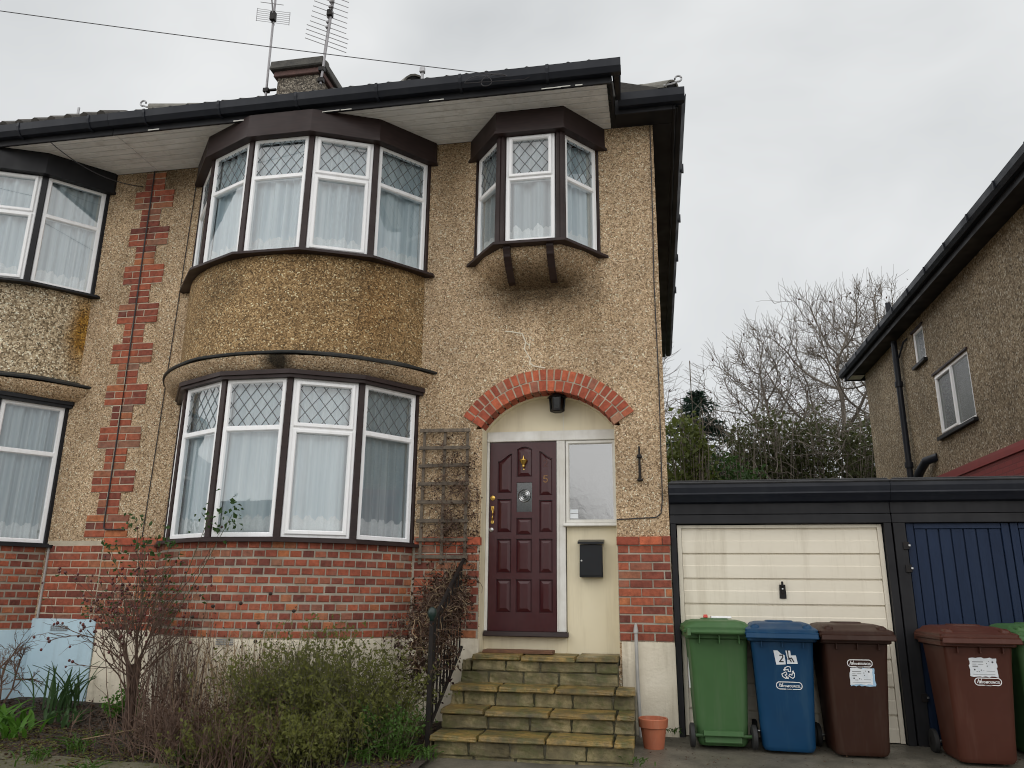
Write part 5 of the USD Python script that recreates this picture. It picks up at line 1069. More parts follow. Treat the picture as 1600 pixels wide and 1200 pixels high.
part(nr, 'eave_end', bx(XE + 0.05, XN - 0.01, 10.06, 10.38, ZE - 0.19, ZE - 0.174), 'white_paint', label='white boxed eave end')
part(nr, 'eave_return', chbox(XE, 12, 10.40, 10.5, ZE - 0.2, ZE + 0.04), 'black_gutter')
Tn = math.tan(math.radians(30))
rv_ = np.array([(XE - 0.08, -1.6, ZE + 0.05), (XE - 0.08, 10.6, ZE + 0.05), (XE + 4.5, 10.6 - 3.4, ZE + 4.5 * Tn), (XE + 4.5, 2.0, ZE + 4.5 * Tn), (13.4, 10.6, ZE + 0.05), (13.4, -1.6, ZE + 0.05)])
part(nr, 'roof', (rv_, np.array([[0, 2, 1], [0, 3, 2], [1, 2, 4], [2, 3, 4], [3, 5, 4], [0, 5, 3]])), 'roof_tile')
for y in np.arange(-1.0, 10.4, 0.9):
    part(nr, 'gutter_bracket', bx(XE - 0.105, XE - 0.09, y, y + 0.03, ZE - 0.09, ZE + 0.034), 'black_gutter')
part(nr, 'soil_pipe', cat(tube([(XN - 0.10, 7.45, 2.2), (XN - 0.10, 7.45, 6.1)], 0.055, 14), *[xf(lathe([(0.05, 0), (0.075, 0.0), (0.075, 0.10), (0.05, 0.10)], 14), None, (XN - 0.10, 7.45, z)) for z in (3.62, 5.18, 2.75)]), 'black_gutter', smooth=40)
part(nr, 'vent_pipe', tube([(XN - 0.30, 6.85, 6.2), (XN - 0.30, 6.85, 6.68)], 0.05, 12), 'black_gutter')
part(nr, 'pipe_elbow', tube([(XN + 0.02, 6.25, 3.62), (XN - 0.12, 6.45, 3.58), (XN - 0.16, 6.75, 3.42), (XN - 0.14, 7.1, 3.2), (XN - 0.10, 7.4, 3.0)], [0.07, 0.075, 0.075, 0.075, 0.075], 14), 'black_gutter', smooth=40)
part(nr, 'side_pipe', tube([(XN - 0.06, 7.4, 5.75), (XN - 0.05, 7.05, 5.95), (XN + 0.01, 6.95, 6.0)], 0.018, 8), 'black_gutter')
cable('wall_cable', [(XN - 0.012, 2.15, 3.9), (XN - 0.014, 2.2, 3.5), (XN - 0.014, 2.1, 3.3), (XN - 0.05, 1.9, 3.28)], 0.009, 'loose pale cable hanging on the grey neighbouring wall above the red brickwork', 'wire_white')

# ------------------------------------------------------------------ aerials
def aerial(label, base, lean, length, dish, rng, up_tilt, brackets):
    bx_, by_, bz_ = base; t = thing('tv_aerial', label, 'aerial', base)
    topp = np.array([bx_ + lean, by_, bz_ + length])
    part(t, 'mast', tube([base, topp], 0.022, 8), 'alu_rod')
    for z in brackets: part(t, 'bracket', cat(bx(bx_ - 0.05, bx_ + 0.19 if lean < 0.05 else bx_ + 0.02, by_ - 0.02, by_ + 0.02, z, z + 0.03), bx(bx_ - 0.05, bx_ + 0.05, by_ - 0.04, by_ + 0.04, z - 0.02, z + 0.05)), 'black_iron')
    return t, topp
ta, tp = aerial('tall thin tv aerial left of the chimney with small mesh reflector', (-6.62, 3.1, 9.55), -0.02, 2.9, True, rb, 0, (9.72, 9.98))
S = []
d = np.array([0.10, -0.55, 0.84]); d /= np.linalg.norm(d); c0 = np.array([-6.62, 3.06, 11.55]); ex = np.array([0.95, 0.25, -0.08]); ex /= np.linalg.norm(ex)
part(ta, 'boom', tube([c0 - d * 0.15, c0 + d * 1.5], 0.014, 6), 'alu_rod')
for k in range(10):
    p = c0 + d * (0.22 + 0.13 * k); part(ta, 'element', tube([p - ex * 0.21, p + ex * 0.21], 0.006, 5), 'alu_rod')
uz = np.array([0.05, -0.1, 0.99]); gr = []
for k in range(7): gr.append(tube([c0 - ex * 0.30 + uz * (-0.12 + 0.04 * k), c0 + ex * 0.30 + uz * (-0.12 + 0.04 * k)], 0.005, 4))
for s_ in (-0.30, -0.02, 0.02, 0.30): gr.append(tube([c0 + ex * s_ - uz * 0.13, c0 + ex * s_ + uz * 0.13], 0.008, 4))
part(ta, 'reflector', cat(*gr), 'galvanised'); part(ta, 'clamp', chbox(c0[0] - 0.05, c0[0] + 0.05, c0[1] - 0.05, c0[1] + 0.05, c0[2] - 0.09, c0[2] + 0.09), 'black_iron')
tb, tp = aerial('larger tv aerial on the chimney corner with many angled rods', (-5.45, 2.84, 9.80), 0.16, 2.6, False, rb, 0, (10.08, 9.86))
d = np.array([0.32, -0.50, 0.80]); d /= np.linalg.norm(d); c0 = np.array([-5.36, 2.80, 11.28]); ex = np.array([0.93, 0.30, -0.30]); ex /= np.linalg.norm(ex); uz = np.cross(ex, d)
part(tb, 'boom', tube([c0 - d * 0.75, c0 + d * 1.4], 0.016, 6), 'alu_rod')
for k in range(19):
    p = c0 + d * (-0.28 + 0.085 * k); L = 0.34 - 0.006 * k
    part(tb, 'element', cat(tube([p - ex * L, p - ex * 0.04], 0.0065, 5), tube([p + ex * 0.04, p + ex * L], 0.0065, 5), xf(chbox(-0.045, 0.045, -0.03, 0.03, -0.02, 0.02), None, p)), 'alu_rod')
for k in range(4):
    p = c0 - d * (0.36 + 0.075 * k) + uz * 0.02; part(tb, 'reflector_rod', tube([p - ex * 0.38, p + ex * 0.40], 0.007, 5), 'alu_rod')
part(tb, 'clamp', cat(xf(chbox(-0.06, 0.06, -0.06, 0.06, -0.05, 0.05), None, c0 + d * 0.3), xf(chbox(-0.05, 0.05, -0.05, 0.05, -0.06, 0.06), None, c0 - d * 0.05)), 'black_iron')

# ------------------------------------------------------------------ houses across the road (seen in the window glass)
def far_house(x, w, label, zz=-0.6):
    h = thing('opposite_house', label, 'house', (x, -46, zz))
    part(h, 'wall', bx(x - w / 2, x + w / 2, -54, -46, zz - 0.5, zz + 5.4), 'far_render')
    part(h, 'roof', (np.array([(x - w / 2 - 0.4, -45.5, zz + 5.4), (x + w / 2 + 0.4, -45.5, zz + 5.4), (x + w / 2 + 0.4, -54.5, zz + 5.4), (x - w / 2 - 0.4, -54.5, zz + 5.4), (x - w / 2 + 3.4, -50, zz + 8.8), (x + w / 2 - 3.4, -50, zz + 8.8)]), np.array([[0, 4, 1], [1, 4, 5], [1, 5, 2], [2, 5, 3], [3, 5, 4], [3, 4, 0], [0, 1, 2], [0, 2, 3]])), 'far_roof')
    for dx in (-w * 0.3, w * 0.3):
        for z in (0.9, 3.3): part(h, 'window', bx(x + dx - 1.1, x + dx + 1.1, -45.99, -45.9, zz + z, zz + z + 1.4), 'upvc_old')
far_house(-31, 15, 'pale rendered pair of houses across the road to the left')
far_house(-11, 15, 'pale rendered pair of houses straight across the road')
far_house(9, 14, 'pale rendered pair of houses across the road to the right')

# ------------------------------------------------------------------ trees
def bare_tree(label, base, centre, radii, rng, r0=0.16, n_at=900, leaves=150, step=0.22, split=0.4):
    """space colonisation: the limbs grow towards points spread through the crown's volume"""
    from scipy.spatial import cKDTree
    base = np.array(base, float); t = thing('bare_tree', label, 'tree', base)
    C, Rd = np.array(centre, float), np.array(radii, float)
    u = rdir(rng, n_at) * (rng.uniform(0.12, 1, n_at) ** 0.42)[:, None]; A = C + u * Rd; A = A[A[:, 2] > C[2] - Rd[2] * 0.85]
    X, par = [base], [-1]; h = C[2] - Rd[2] * split
    while X[-1][2] < h:
        d = np.array([0.05 * (C[0] - base[0]), 0, 1]) + rng.normal(size=3) * 0.05; X.append(X[-1] + d / np.linalg.norm(d) * step); par.append(len(X) - 2)
    ntr = len(X)
    for it in range(110):
        if len(A) < 8: break
        T = cKDTree(np.array(X)); d, i = T.query(A)
        near = d < 3.2 if it < 12 else d < 1.9
        new = {}
        for k in np.where(near)[0]: new.setdefault(int(i[k]), []).append((A[k] - X[i[k]]) / (d[k] + 1e-9))
        if not new: break
        for p, dirs in new.items():
            v = np.sum(dirs, 0) / len(dirs); q0 = X[p] - X[par[p]] if par[p] >= 0 else np.array([0, 0, 1.0])
            v = v / (np.linalg.norm(v) + 1e-9) + 0.45 * q0 / (np.linalg.norm(q0) + 1e-9) + rng.normal(size=3) * 0.10 + np.array([0, 0, 0.08])
            X.append(X[p] + v / np.linalg.norm(v) * step); par.append(p)
        d, i = cKDTree(np.array(X)).query(A); A = A[d > 0.27]
    X = np.array(X); par = np.array(par); n = len(X); area = np.zeros(n); kids = np.zeros(n, int)
    for k in range(n - 1, 0, -1):
        area[k] = max(area[k], 1.0); area[par[k]] += area[k]; kids[par[k]] += 1
    rad = np.maximum(r0 * (area / area[0]) ** 0.5, 0.0085)
    S = [np.r_[X[par[k]], X[k], rad[par[k]] if k < ntr else min(rad[par[k]], rad[k] * 1.25), rad[k]] for k in range(1, n)]
    tips = X[kids == 0]; tw = []
    for p in X[ntr:][rng.random(n - ntr) < 0.9]:
        for _ in range(2):
            d = (p - C) / Rd; d = d / (np.linalg.norm(d) + 1e-9) + rng.normal(size=3) * 0.6 + [0, 0, 0.35]; tw += seg_of(wander(rng, p, d / np.linalg.norm(d), rng.uniform(0.3, 0.95), 3, 0.14, 0.04), 0.0075, 0.005)
    part(t, 'trunk', segs_mesh(S[:ntr - 1], 8), 'bark_far'); part(t, 'crown', cat(segs_mesh(S[ntr - 1:], 5), segs_mesh(tw, 3)), 'bark_far')
    if leaves:
        P = tips[rng.integers(0, len(tips), leaves)] + rng.normal(size=(leaves, 3)) * 0.2; Ls = rng.uniform(0.08, 0.17, leaves)
        part(t, 'dead_leaf', leaves_mesh(P, rdir(rng, leaves, -1.0), rdir(rng, leaves), Ls, Ls * 0.5), 'leaf_dead', kind='stuff')
    return t
G0 = -0.1
bare_tree('tallest bare tree behind the hedge close to the neighbouring house', (7.15, 22, G0), (6.9, 22, 8.9), (4.0, 2.6, 4.1), np.random.default_rng(52), 0.19, 1600, leaves=260)
bare_tree('lower spreading bare tree between the conifer and the tallest tree', (4.4, 21, G0), (3.9, 21, 7.6), (2.7, 2.0, 3.2), np.random.default_rng(61), 0.13, 850, leaves=200)
bare_tree('bare tree partly hidden by the right hand neighbouring eaves', (9.8, 25, G0), (9.6, 25, 10.2), (3.4, 2.4, 4.0), np.random.default_rng(73), 0.16, 1000, leaves=120)
bare_tree('bare tree mostly hidden behind the right corner of the brick house', (-1.2, 24, G0), (-1.0, 24, 9.0), (2.3, 2.0, 4.2), np.random.default_rng(88), 0.14, 800, leaves=150)

def conifer(label, base, height, rad, rng):
    base = np.array(base, float); t = thing('conifer', label, 'tree', base)
    part(t, 'trunk', tube([base, base + [0, 0, height]], [0.12, 0.01], 7), 'bark_far')
    S, P, D = [], [], []
    for k in range(260):
        f = rng.uniform(0.05, 1) ** 0.8; z = height * f; L = rad * (1 - f) ** 0.62 * rng.uniform(0.6, 1.15) + 0.12; a = rng.uniform(0, 2 * math.pi)
        d = np.array([math.cos(a), math.sin(a), 0.15]); pts = [base + [0, 0, z] + d * L * s + np.array([0, 0, -0.28 * L * s * s]) for s in np.linspace(0, 1, 6)]
        S += seg_of(np.array(pts), 0.014, 0.004)
        for _ in range(int(70 * L / rad) + 14):
            s = rng.uniform(0.12, 1); q = base + [0, 0, z] + d * L * s + np.array([0, 0, -0.28 * L * s * s]); P.append(q); D.append(d * 0.6 + rng.normal(size=3) * [0.6, 0.6, 0.4] + [0, 0, -0.35])
    part(t, 'branches', segs_mesh(S), 'bark_far'); n = len(P); Ls = rng.uniform(0.10, 0.30, n)
    part(t, 'foliage', leaves_mesh(P, D, rdir(rng, n, 0.5), Ls, Ls * 0.22), 'leaf_conifer')
conifer('dark green conifer behind the hedge beside the brick house', (1.35, 16.5, G0), 7.65, 2.7, np.random.default_rng(4))

def bush(name, label, cen, size, rng, n_leaf, leaf, lsize, n_stem=200, stem='bark_far', cat_='shrub', lumps=9, base_z=None, hollow=0.5, wl=0.6):
    cen = np.array(cen, float); size = np.array(size, float); t = thing(name, label, cat_, (cen[0], cen[1], base_z if base_z is not None else cen[2] - size[2]))
    C = cen + rng.uniform(-0.62, 0.62, (lumps, 3)) * size; Rr = rng.uniform(0.3, 0.62, lumps)
    k = rng.integers(0, lumps, n_leaf); u = rdir(rng, n_leaf) * (rng.uniform(hollow, 1, n_leaf) ** 0.6)[:, None]
    P = C[k] + u * size * Rr[k][:, None]; P += rng.normal(size=P.shape) * size * 0.05
    keep = P[:, 2] > (base_z if base_z is not None else -9); P = P[keep]; n = len(P); Ls = rng.uniform(*lsize, n)
    part(t, 'foliage', leaves_mesh(P, rdir(rng, n, 0.1) , rdir(rng, n, 0.5), Ls, Ls * wl), leaf)
    if n_stem:
        S = []
        for _ in range(n_stem):
            q = P[rng.integers(0, n)]; b0 = np.array([cen[0] + (q[0] - cen[0]) * 0.35, cen[1] + (q[1] - cen[1]) * 0.35, base_z if base_z is not None else cen[2] - size[2]])
            mid = (b0 + q) / 2 + rng.normal(size=3) * size * 0.08; S += seg_of(np.array([b0, mid, q, q + (q - mid) * 0.25]), 0.02, 0.004)
        part(t, 'stems', segs_mesh(S), stem)
    return t
r7 = np.random.default_rng(77)
for k, (x, y, z, sx, sz, nm) in enumerate(((1.9, 15.0, 3.3, 1.5, 2.6, 'ivy green hedge shrub right of the conifer'), (3.4, 15.4, 3.7, 1.5, 3.0, 'dense twiggy ivy shrub in the middle of the hedge'), (5.0, 15.2, 3.6, 1.5, 2.9, 'dark ivy shrub left of the neighbouring house corner'), (6.6, 15.8, 3.5, 1.5, 2.9, 'ivy shrub tucked against the corner of the neighbouring house'))):
    bush('ivy_shrub', nm, (x, y, z), (sx, 1.0, sz), r7, 8000, 'leaf_ivy', (0.08, 0.18), 300, base_z=0.0, lumps=18)
bush('yellow_shrub', 'yellow green leafy shrub beside the brick house above the garage roof', (0.85, 11.5, 3.5), (0.65, 0.6, 2.2), r7, 3000, 'leaf_yellow_green', (0.08, 0.2), 120, base_z=0.0, lumps=16)
bush('leafy_shrub', 'mid green leafy shrub low behind the cream garage roof', (1.9, 12.0, 3.2), (0.95, 0.7, 1.7), r7, 3400, 'leaf_rose', (0.08, 0.17), 160, base_z=0.0, lumps=16)
hb = []
for _ in range(700):     # wild twigs standing out of the hedge
    x = r7.uniform(0.9, 7.6); p = np.array([x, 15 + r7.normal() * 0.6, r7.uniform(2.8, 6.0)]); hb += seg_of(wander(r7, p, rdir(r7, 1, 0.9)[0], r7.uniform(0.6, 1.6), 5, 0.3, 0.0), 0.012, 0.004)
single('hedge_twigs', segs_mesh(hb), 'bark_far', 'tangle of bare twigs standing out of the hedge behind the garages', 'hedge', kind='stuff')
single('thin_pole', tube([(1.25, 16.2, 0), (1.26, 16.2, 8.5)], 0.018, 6), 'bark_far', 'thin pole standing above the conifer', 'pole')
# ------------------------------------------------------------------ front garden plants
def gz(x, y): return float(soil_z(np.array([x]), np.array([y]))[0])
def stems(rng, n, cx, cy, sx, sy, h, lean, r, nseg=7, curl=0.10, branch=0, bl=0.25):
    S, tips = [], []
    for _ in range(n):
        x, y = cx + rng.normal() * sx, cy + rng.normal() * sy; p = np.array([x, y, gz(x, y) - 0.02])
        d = np.array([rng.normal() * lean + (x - cx) * 0.35, rng.normal() * lean, 1.0]); L = h * rng.uniform(0.55, 1.08)
        pts = wander(rng, p, d / np.linalg.norm(d), L, nseg, curl, 0.03); S += seg_of(pts, r * rng.uniform(0.7, 1.3), r * 0.35); tips.append(pts[-1])
        for _ in range(rng.poisson(branch)):
            k = rng.integers(2, nseg); dd = (pts[k] - pts[k - 1]); dd /= np.linalg.norm(dd); q = wander(rng, pts[k], dd + rng.normal(size=3) * 0.45, bl * rng.uniform(0.5, 1.2), 4, 0.2, 0.02); S += seg_of(q, r * 0.5, r * 0.25); tips.append(q[-1])
    return S, np.array(tips)

# rose bush
r1 = np.random.default_rng(101)
bx0, by0 = -4.93, -0.93
rose = thing('rose_bush', 'tall leggy rose bush with dark hips before the brick bay', 'shrub', (bx0, by0, gz(bx0, by0)))
TR, TW, TP = [], [], []
z0 = gz(bx0, by0) - 0.03
for k in range(9):
    a = r1.uniform(0, 6.28); p = np.array([bx0 + 0.028 * math.cos(a), by0 + 0.028 * math.sin(a), z0]); TR += seg_of(wander(r1, p, (0.015 + 0.03 * r1.normal(), 0.02 * r1.normal(), 1), 0.62, 6, 0.03), 0.022, 0.017)
def rgrow(p, d, L, r, lev):
    pts = wander(r1, p, d, L, 6, 0.10 + 0.03 * lev, 0.035); TW.extend(seg_of(pts, r, r * 0.5))
    if lev >= 3: TP.append(pts[-1]); return
    for _ in range([4, 3, 3][lev]):
        k = r1.integers(2, 7); dd = pts[k] - pts[k - 1]; dd /= np.linalg.norm(dd); nd = dd + r1.normal(size=3) * np.array([0.42, 0.36, 0.22]); rgrow(pts[k], nd / np.linalg.norm(nd), L * r1.uniform(0.4, 0.75), r * 0.6, lev + 1)
    TP.append(pts[-1])
for k in range(17):
    d = np.array([r1.normal() * 0.40 + 0.06, r1.normal() * 0.3, 1.0]); p = np.array([bx0 + r1.normal() * 0.03, by0 + r1.normal() * 0.03, z0 + r1.uniform(0.3, 0.65)])
    rgrow(p, d / np.linalg.norm(d), r1.uniform(0.45, 0.8), 0.0075, 0)
for d, L in (((0.42, 0, 1), 1.25), ((0.62, 0.0, 1), 1.15), ((-0.05, 0.05, 1), 1.3), ((0.12, 0, 1), 1.1), ((-0.55, 0, 0.55), 0.7), ((-0.8, 0, 0.42), 0.75)):
    d = np.array(d); rgrow(np.array([bx0, by0, z0 + 0.5]), d / np.linalg.norm(d), L * 0.85, 0.008, 1)
part(rose, 'trunk', segs_mesh(TR, 6), 'bark'); part(rose, 'stems', segs_mesh(TW, 4), 'stem_red')
TP = np.array(TP); hi = TP[r1.random(len(TP)) < 0.30]
ic = trimesh.creation.icosphere(1, 1.0); part(rose, 'rose_hip', cat(*[(np.array(ic.vertices) * r1.uniform(0.008, 0.015) * [1, 1, 1.15] + p, np.array(ic.faces)) for p in hi]), 'hip_red', kind='stuff', smooth=True)
up_ = TP[TP[:, 2] > 1.0]; n = 240; P = up_[r1.integers(0, len(up_), n)] + r1.normal(size=(n, 3)) * 0.03; Ls = r1.uniform(0.02, 0.05, n)
part(rose, 'leaves', leaves_mesh(P, rdir(r1, n, -0.3), rdir(r1, n, 0.4), Ls, Ls * 0.65), 'leaf_rose')
# leafy shoots reaching over the windows
SS, LP, LD = [], [], []
for tip, wd, nl in (((-4.05, -1.0, 1.98), 0.15, 34), ((-4.28, -1.02, 1.95), 0.14, 22), ((-5.22, -0.8, 1.95), 0.12, 20), ((-5.0, -0.95, 1.72), 0.14, 22), ((-5.4, -0.9, 1.66), 0.12, 20), ((-4.72, -0.95, 1.70), 0.16, 30)):
    tip = np.array(tip); b = np.array([bx0 + 0.3 * (tip[0] - bx0), by0, z0 + 0.9]); mid = (b + tip) / 2 + [0.04, 0, 0.05]
    SS += seg_of(np.array([b, mid, tip]), 0.006, 0.003)
    for _ in range(nl): LP.append(tip + r1.normal(size=3) * [wd * 0.5, wd * 0.35, wd * 0.6]); LD.append(r1.normal(size=3) + [0, 0, -0.4])
part(rose, 'shoots', segs_mesh(SS, 4), 'stem_green'); n = len(LP); Ls = r1.uniform(0.035, 0.075, n)
part(rose, 'leaves', leaves_mesh(LP, LD, rdir(r1, n, 0.4), Ls, Ls * 0.68), 'leaf_rose', label='green leaves on the tall shoots')

# dead perennial clumps
r2 = np.random.default_rng(102)
def clump(label, cx, cy, sx, n, h, seed, m='stem_red', lean=0.06, r=0.0062, leafn=250, leaf='leaf_dead', branch=2.5, cones=0):
    g = np.random.default_rng(seed); t = thing('dead_stem_clump', label, 'plant', (cx, cy, gz(cx, cy)))
    S, T_ = stems(g, n, cx, cy, sx, 0.12, h, lean, r, 7, 0.07, branch, 0.22); part(t, 'stems', segs_mesh(S, 3), m)
    P = T_[g.integers(0, len(T_), leafn)] + g.normal(size=(leafn, 3)) * [0.03, 0.03, 0.12]; Ls = g.uniform(0.012, 0.035, leafn)
    part(t, 'foliage', leaves_mesh(P, rdir(g, leafn), rdir(g, leafn), Ls, Ls * 0.5), leaf)
    return t
clump('dense reddish dead stems just right of the rose trunk', -4.60, -0.95, 0.12, 66, 1.05, 201)
clump('dark dead stems in the middle before the cream plinth', -4.28, -0.98, 0.15, 72, 1.0, 202)
clump('brown dead stems left of the green bushes', -3.95, -1.0, 0.16, 62, 0.95, 203, m='stem_dry', branch=3.5)
clump('straw coloured dead stems leaning against the green bushes', -3.62, -1.05, 0.15, 52, 0.92, 204, m='stem_dry', branch=3.0)
clump('low reddish dead growth at the front of the bed', -4.0, -1.55, 0.28, 170, 0.42, 205, lean=0.35, branch=3.0, leafn=1500)
clump('low tangled dead growth before the green bushes', -3.4, -1.80, 0.32, 170, 0.32, 206, lean=0.45, branch=3.0, leafn=1600)
# tall dry seed heads
sh = thing('seed_head_stems', 'thin dry stems with round dark seed heads before the bay brickwork', 'plant', (-3.75, -1.0, gz(-3.75, -1.0)))
for tip in ((-3.84, -1.05, 1.15), (-3.55, -1.05, 1.24), (-3.63, -1.08, 0.98), (-3.28, -1.1, 1.09), (-3.62, -1.12, 0.82), (-4.35, -1.0, 1.02), (-2.72, -1.2, 0.72), (-4.15, -1.0, 1.12)):
    tip = np.array(tip); b = np.array([tip[0] + r2.normal() * 0.08, tip[1], gz(tip[0], tip[1])]); part(sh, 'stem', tube([b, (b + tip) / 2 + r2.normal(size=3) * 0.02, tip], 0.0028, 4), 'stem_dry')
    part(sh, 'seed_head', (np.array(ic.vertices) * 0.019 * [1, 1, 0.85] + tip, np.array(ic.faces)), 'cone_dark', smooth=True)

# green small-leaved bushes
def green_bush(label, cx, cy, h, w, seed, nst, nleaf, leaf='leaf_olive'):
    g = np.random.default_rng(seed); t = thing('garden_bush', label, 'shrub', (cx, cy, gz(cx, cy)))
    S, tips = [], []
    pts_all = []
    for _ in range(nst):
        x, y = cx + g.normal() * w * 0.22, cy + g.normal() * 0.12; p = np.array([x, y, gz(x, y)])
        d = np.array([g.normal() * 0.42, g.normal() * 0.30, 1.0]); d /= np.linalg.norm(d); L = h * g.uniform(0.45, 1.1)
        q = wander(g, p, d, L, 7, 0.12, 0.02); S += seg_of(q, 0.004, 0.0014); pts_all.append(q[2:])
        for _ in range(3):
            k = g.integers(2, 7); dd = q[k] - q[k - 1]; dd /= np.linalg.norm(dd); e = wander(g, q[k], dd + g.normal(size=3) * 0.5, h * 0.25 * g.uniform(0.5, 1.1), 4, 0.15, 0.03); S += seg_of(e, 0.0025, 0.001); pts_all.append(e)
    A = np.vstack(pts_all); P = A[g.integers(0, len(A), nleaf)] + g.normal(size=(nleaf, 3)) * 0.016
    Ls = g.uniform(0.02, 0.046, nleaf)
    part(t, 'stems', segs_mesh(S, 3), 'stem_green'); part(t, 'foliage', leaves_mesh(P, rdir(g, nleaf, 0.3), rdir(g, nleaf, 0.5), Ls, Ls * 0.55), leaf)
green_bush('largest olive green bush in the centre before the bay', -3.02, -1.15, 1.02, 0.9, 301, 210, 7600)
green_bush('olive green bush left of the largest one', -3.40, -1.22, 0.85, 0.62, 302, 150, 3600)
green_bush('olive green bush reaching to the railing foot', -2.48, -1.12, 0.82, 0.7, 303, 180, 5600)
green_bush('low pale green bush at the front of the bed', -2.85, -1.72, 0.42, 0.9, 304, 170, 5200)
green_bush('low green growth at the front left of the bushes', -3.55, -1.70, 0.36, 0.7, 305, 110, 3000)
green_bush('small bright green bush beside the railing post', -2.22, -1.32, 0.42, 0.35, 306, 70, 1600, 'leaf_grass')

# strappy and broad leaved plants at the left
def blades(name, label, cx, cy, n, L, W, leaf, seed, spread=0.08, lean=0.55, catn='plant'):
    g = np.random.default_rng(seed); t = thing(name, label, catn, (cx, cy, gz(cx, cy)))
    for k in range(n):
        a = g.uniform(0, 6.28); x, y = cx + g.normal() * spread, cy + g.normal() * spread; l = L * g.uniform(0.6, 1.15); o = np.array([math.cos(a), math.sin(a)]) * lean * g.uniform(0.3, 1.2)
        s = np.linspace(0, 1, 8); w = W * np.array([0.6, 0.9, 1, 1, 0.9, 0.7, 0.42, 0.04]) * g.uniform(0.7, 1.2); c = np.stack([x + o[0] * l * s ** 1.6, y + o[1] * l * s ** 1.6, gz(x, y) + l * (s - 0.5 * lean * s ** 2.2)], 1)
        sd = np.array([-math.sin(a), math.cos(a), 0]); V = np.stack([c - sd * w[:, None] / 2, c + sd * w[:, None] / 2], 1).reshape(-1, 3)
        V = np.stack([c - sd * w[:, None] / 2 + [0, 0, 0.006], c, c + sd * w[:, None] / 2 + [0, 0, 0.006]], 1).reshape(-1, 3)
        F = []
        for i in range(7):
            for j in range(2): q = i * 3 + j; F += [[q, q + 1, q + 4], [q, q + 4, q + 3]]
        part(t, 'leaf', (V, np.array(F)), leaf, smooth=True)
blades('strappy_plant', 'dark green strappy leaved plant by the pale blue plinth', -6.05, -0.42, 46, 0.62, 0.022, 'leaf_strap', 401, 0.09, 0.6)
blades('broad_leaved_plant', 'bright green broad leaved clump at the left edge of the bed', -6.15, -1.05, 26, 0.34, 0.055, 'leaf_bright', 402, 0.10, 0.75)
blades('broad_leaved_plant', 'lower bright green clump at the bottom left corner', -5.75, -1.42, 22, 0.24, 0.05, 'leaf_bright', 403, 0.10, 0.8)
blades('broad_leaved_plant', 'grey green leafy clump between the strappy plant and the rose', -5.72, -0.75, 24, 0.2, 0.04, 'leaf_strap', 404, 0.10, 0.8)
for k, (x, y, L, nm) in enumerate(((-4.35, -2.25, 0.16, 'grass tuft at the bottom edge left of the dead growth'), (-5.0, -1.95, 0.14, 'grass tuft on the mossy path at the far left'), (-2.15, -1.45, 0.2, 'bright grass tuft beside the railing post'), (-1.93, -1.36, 0.13, 'small grass tuft at the foot of the bottom step'), (-2.35, -1.6, 0.17, 'grass tuft at the bottom edge before the railing'), (-4.9, -1.6, 0.2, 'grass tuft at the front of the rose bush'), (-3.85, -1.75, 0.22, 'yellowing leaf tuft among the dead stems'), (-0.2, -1.2, 0.06, 'tiny weed tuft at the right end of the bottom step'), (0.06, -0.12, 0.07, 'tiny weed tuft at the foot of the garage frame'))):
    blades('grass_tuft', nm, x, y, 34 if L > 0.1 else 22, L, 0.012 if L > 0.1 else 0.012, 'leaf_grass', 420 + k, 0.07 if L > 0.1 else 0.05, 0.9, 'grass')
bush('herb_clump', 'fresh green ferny clump left of the rose trunk', (-5.28, -0.55, 0.20), (0.22, 0.16, 0.14), np.random.default_rng(5), 900, 'leaf_bright', (0.02, 0.045), 0, cat_='plant', lumps=8)
bush('herb_clump', 'second ferny clump low beside the rose trunk', (-5.02, -0.72, 0.16), (0.13, 0.12, 0.12), np.random.default_rng(6), 420, 'leaf_grass', (0.02, 0.04), 0, cat_='plant', lumps=6)
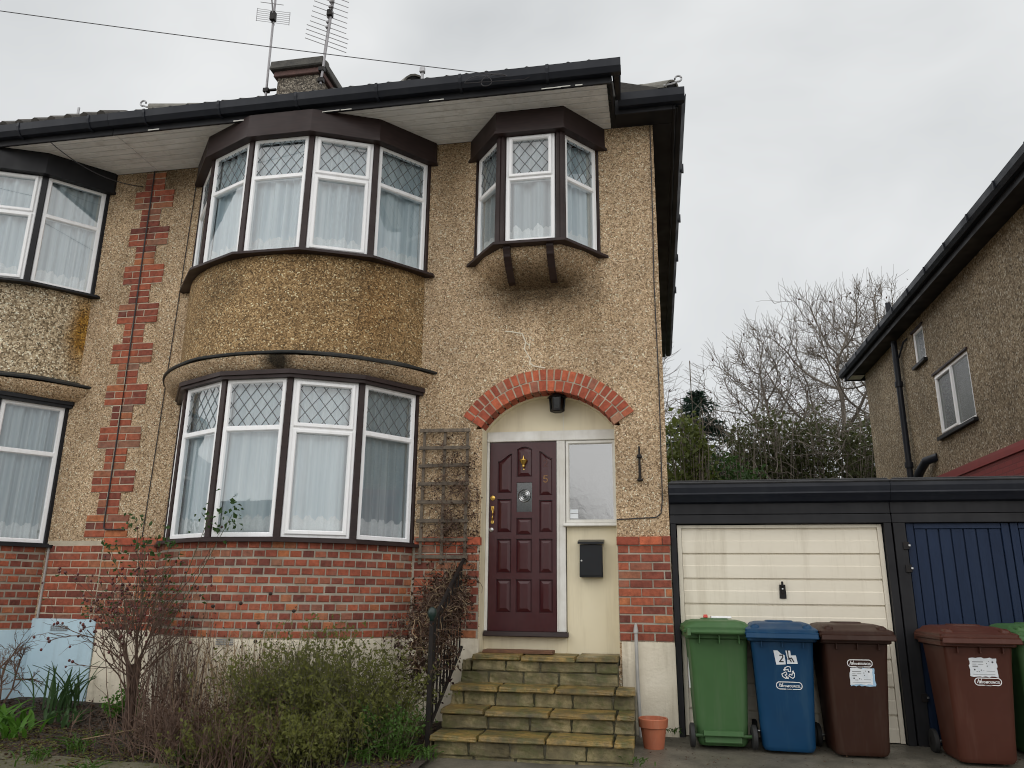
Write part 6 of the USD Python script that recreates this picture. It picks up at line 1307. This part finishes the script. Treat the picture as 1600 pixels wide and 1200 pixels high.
# bare twiggy shrub at the far left
g = np.random.default_rng(55); tw = thing('twiggy_shrub', 'bare dark twiggy shrub at the far left before the blue plinth', 'shrub', (-6.72, -0.55, gz(-6.72, -0.55)))
S = []
def tg(p, d, L, r, lev):
    pts = wander(g, p, d, L, 5, 0.18, 0.03); S.extend(seg_of(pts, r, r * 0.55))
    if lev < 4:
        for _ in range(4 if lev < 3 else 3):
            k = g.integers(1, 6); dd = pts[k] - pts[k - 1]; dd /= np.linalg.norm(dd); nd = dd + g.normal(size=3) * 0.5; tg(pts[k], nd / np.linalg.norm(nd), L * g.uniform(0.4, 0.65), r * 0.6, lev + 1)
for k in range(3): tg(np.array([-6.72 + 0.03 * k, -0.55, gz(-6.7, -0.55)]), np.array([-0.08 + 0.1 * k, 0, 1.0]), 0.5, 0.014, 0)
part(tw, 'stems', segs_mesh(S, 4), 'stem_red')
# litter of leaves and twigs on soil, path and drive
def litter(name, label, x0, x1, y0, y1, n, seed, lsz, leaf='leaf_litter', zfn=None):
    g = np.random.default_rng(seed); x, y = g.uniform(x0, x1, n), g.uniform(y0, y1, n); z = zfn(x, y) + 0.004 + 0.006 * g.random(n)
    D = rdir(g, n); D[:, 2] *= 0.15; N = g.normal(size=(n, 3)) * 0.25 + [0, 0, 1]; Ls = g.uniform(*lsz, n)
    single(name, leaves_mesh(np.stack([x, y, z], 1), D, N, Ls, Ls * g.uniform(0.4, 0.8, n)), leaf, label, 'leaf litter', kind='stuff')
litter('leaf_litter', 'brown leaf litter and twigs over the garden soil', -7, -1.95, -2.1, -0.15, 9000, 61, (0.015, 0.055), zfn=soil_z)
litter('drive_litter', 'small pale dead leaves scattered on the driveway', -0.2, 3.4, -1.3, -0.02, 420, 62, (0.008, 0.03), zfn=lambda x, y: slope(y) + 0.012)
litter('ground_cover', 'low green weeds and moss over the front of the bed', -6.5, -2.0, -2.3, -1.0, 5200, 63, (0.012, 0.035), leaf='leaf_olive', zfn=lambda x, y: soil_z(x, y) + 0.02 * np.random.default_rng(1).random(len(x)))
single('fallen_cane', tube([(-4.86, -1.62, 0.03), (-4.45, -1.35, 0.10)], 0.005, 5), 'stem_dry', 'pale broken cane lying on the soil before the rose bush', 'cane')
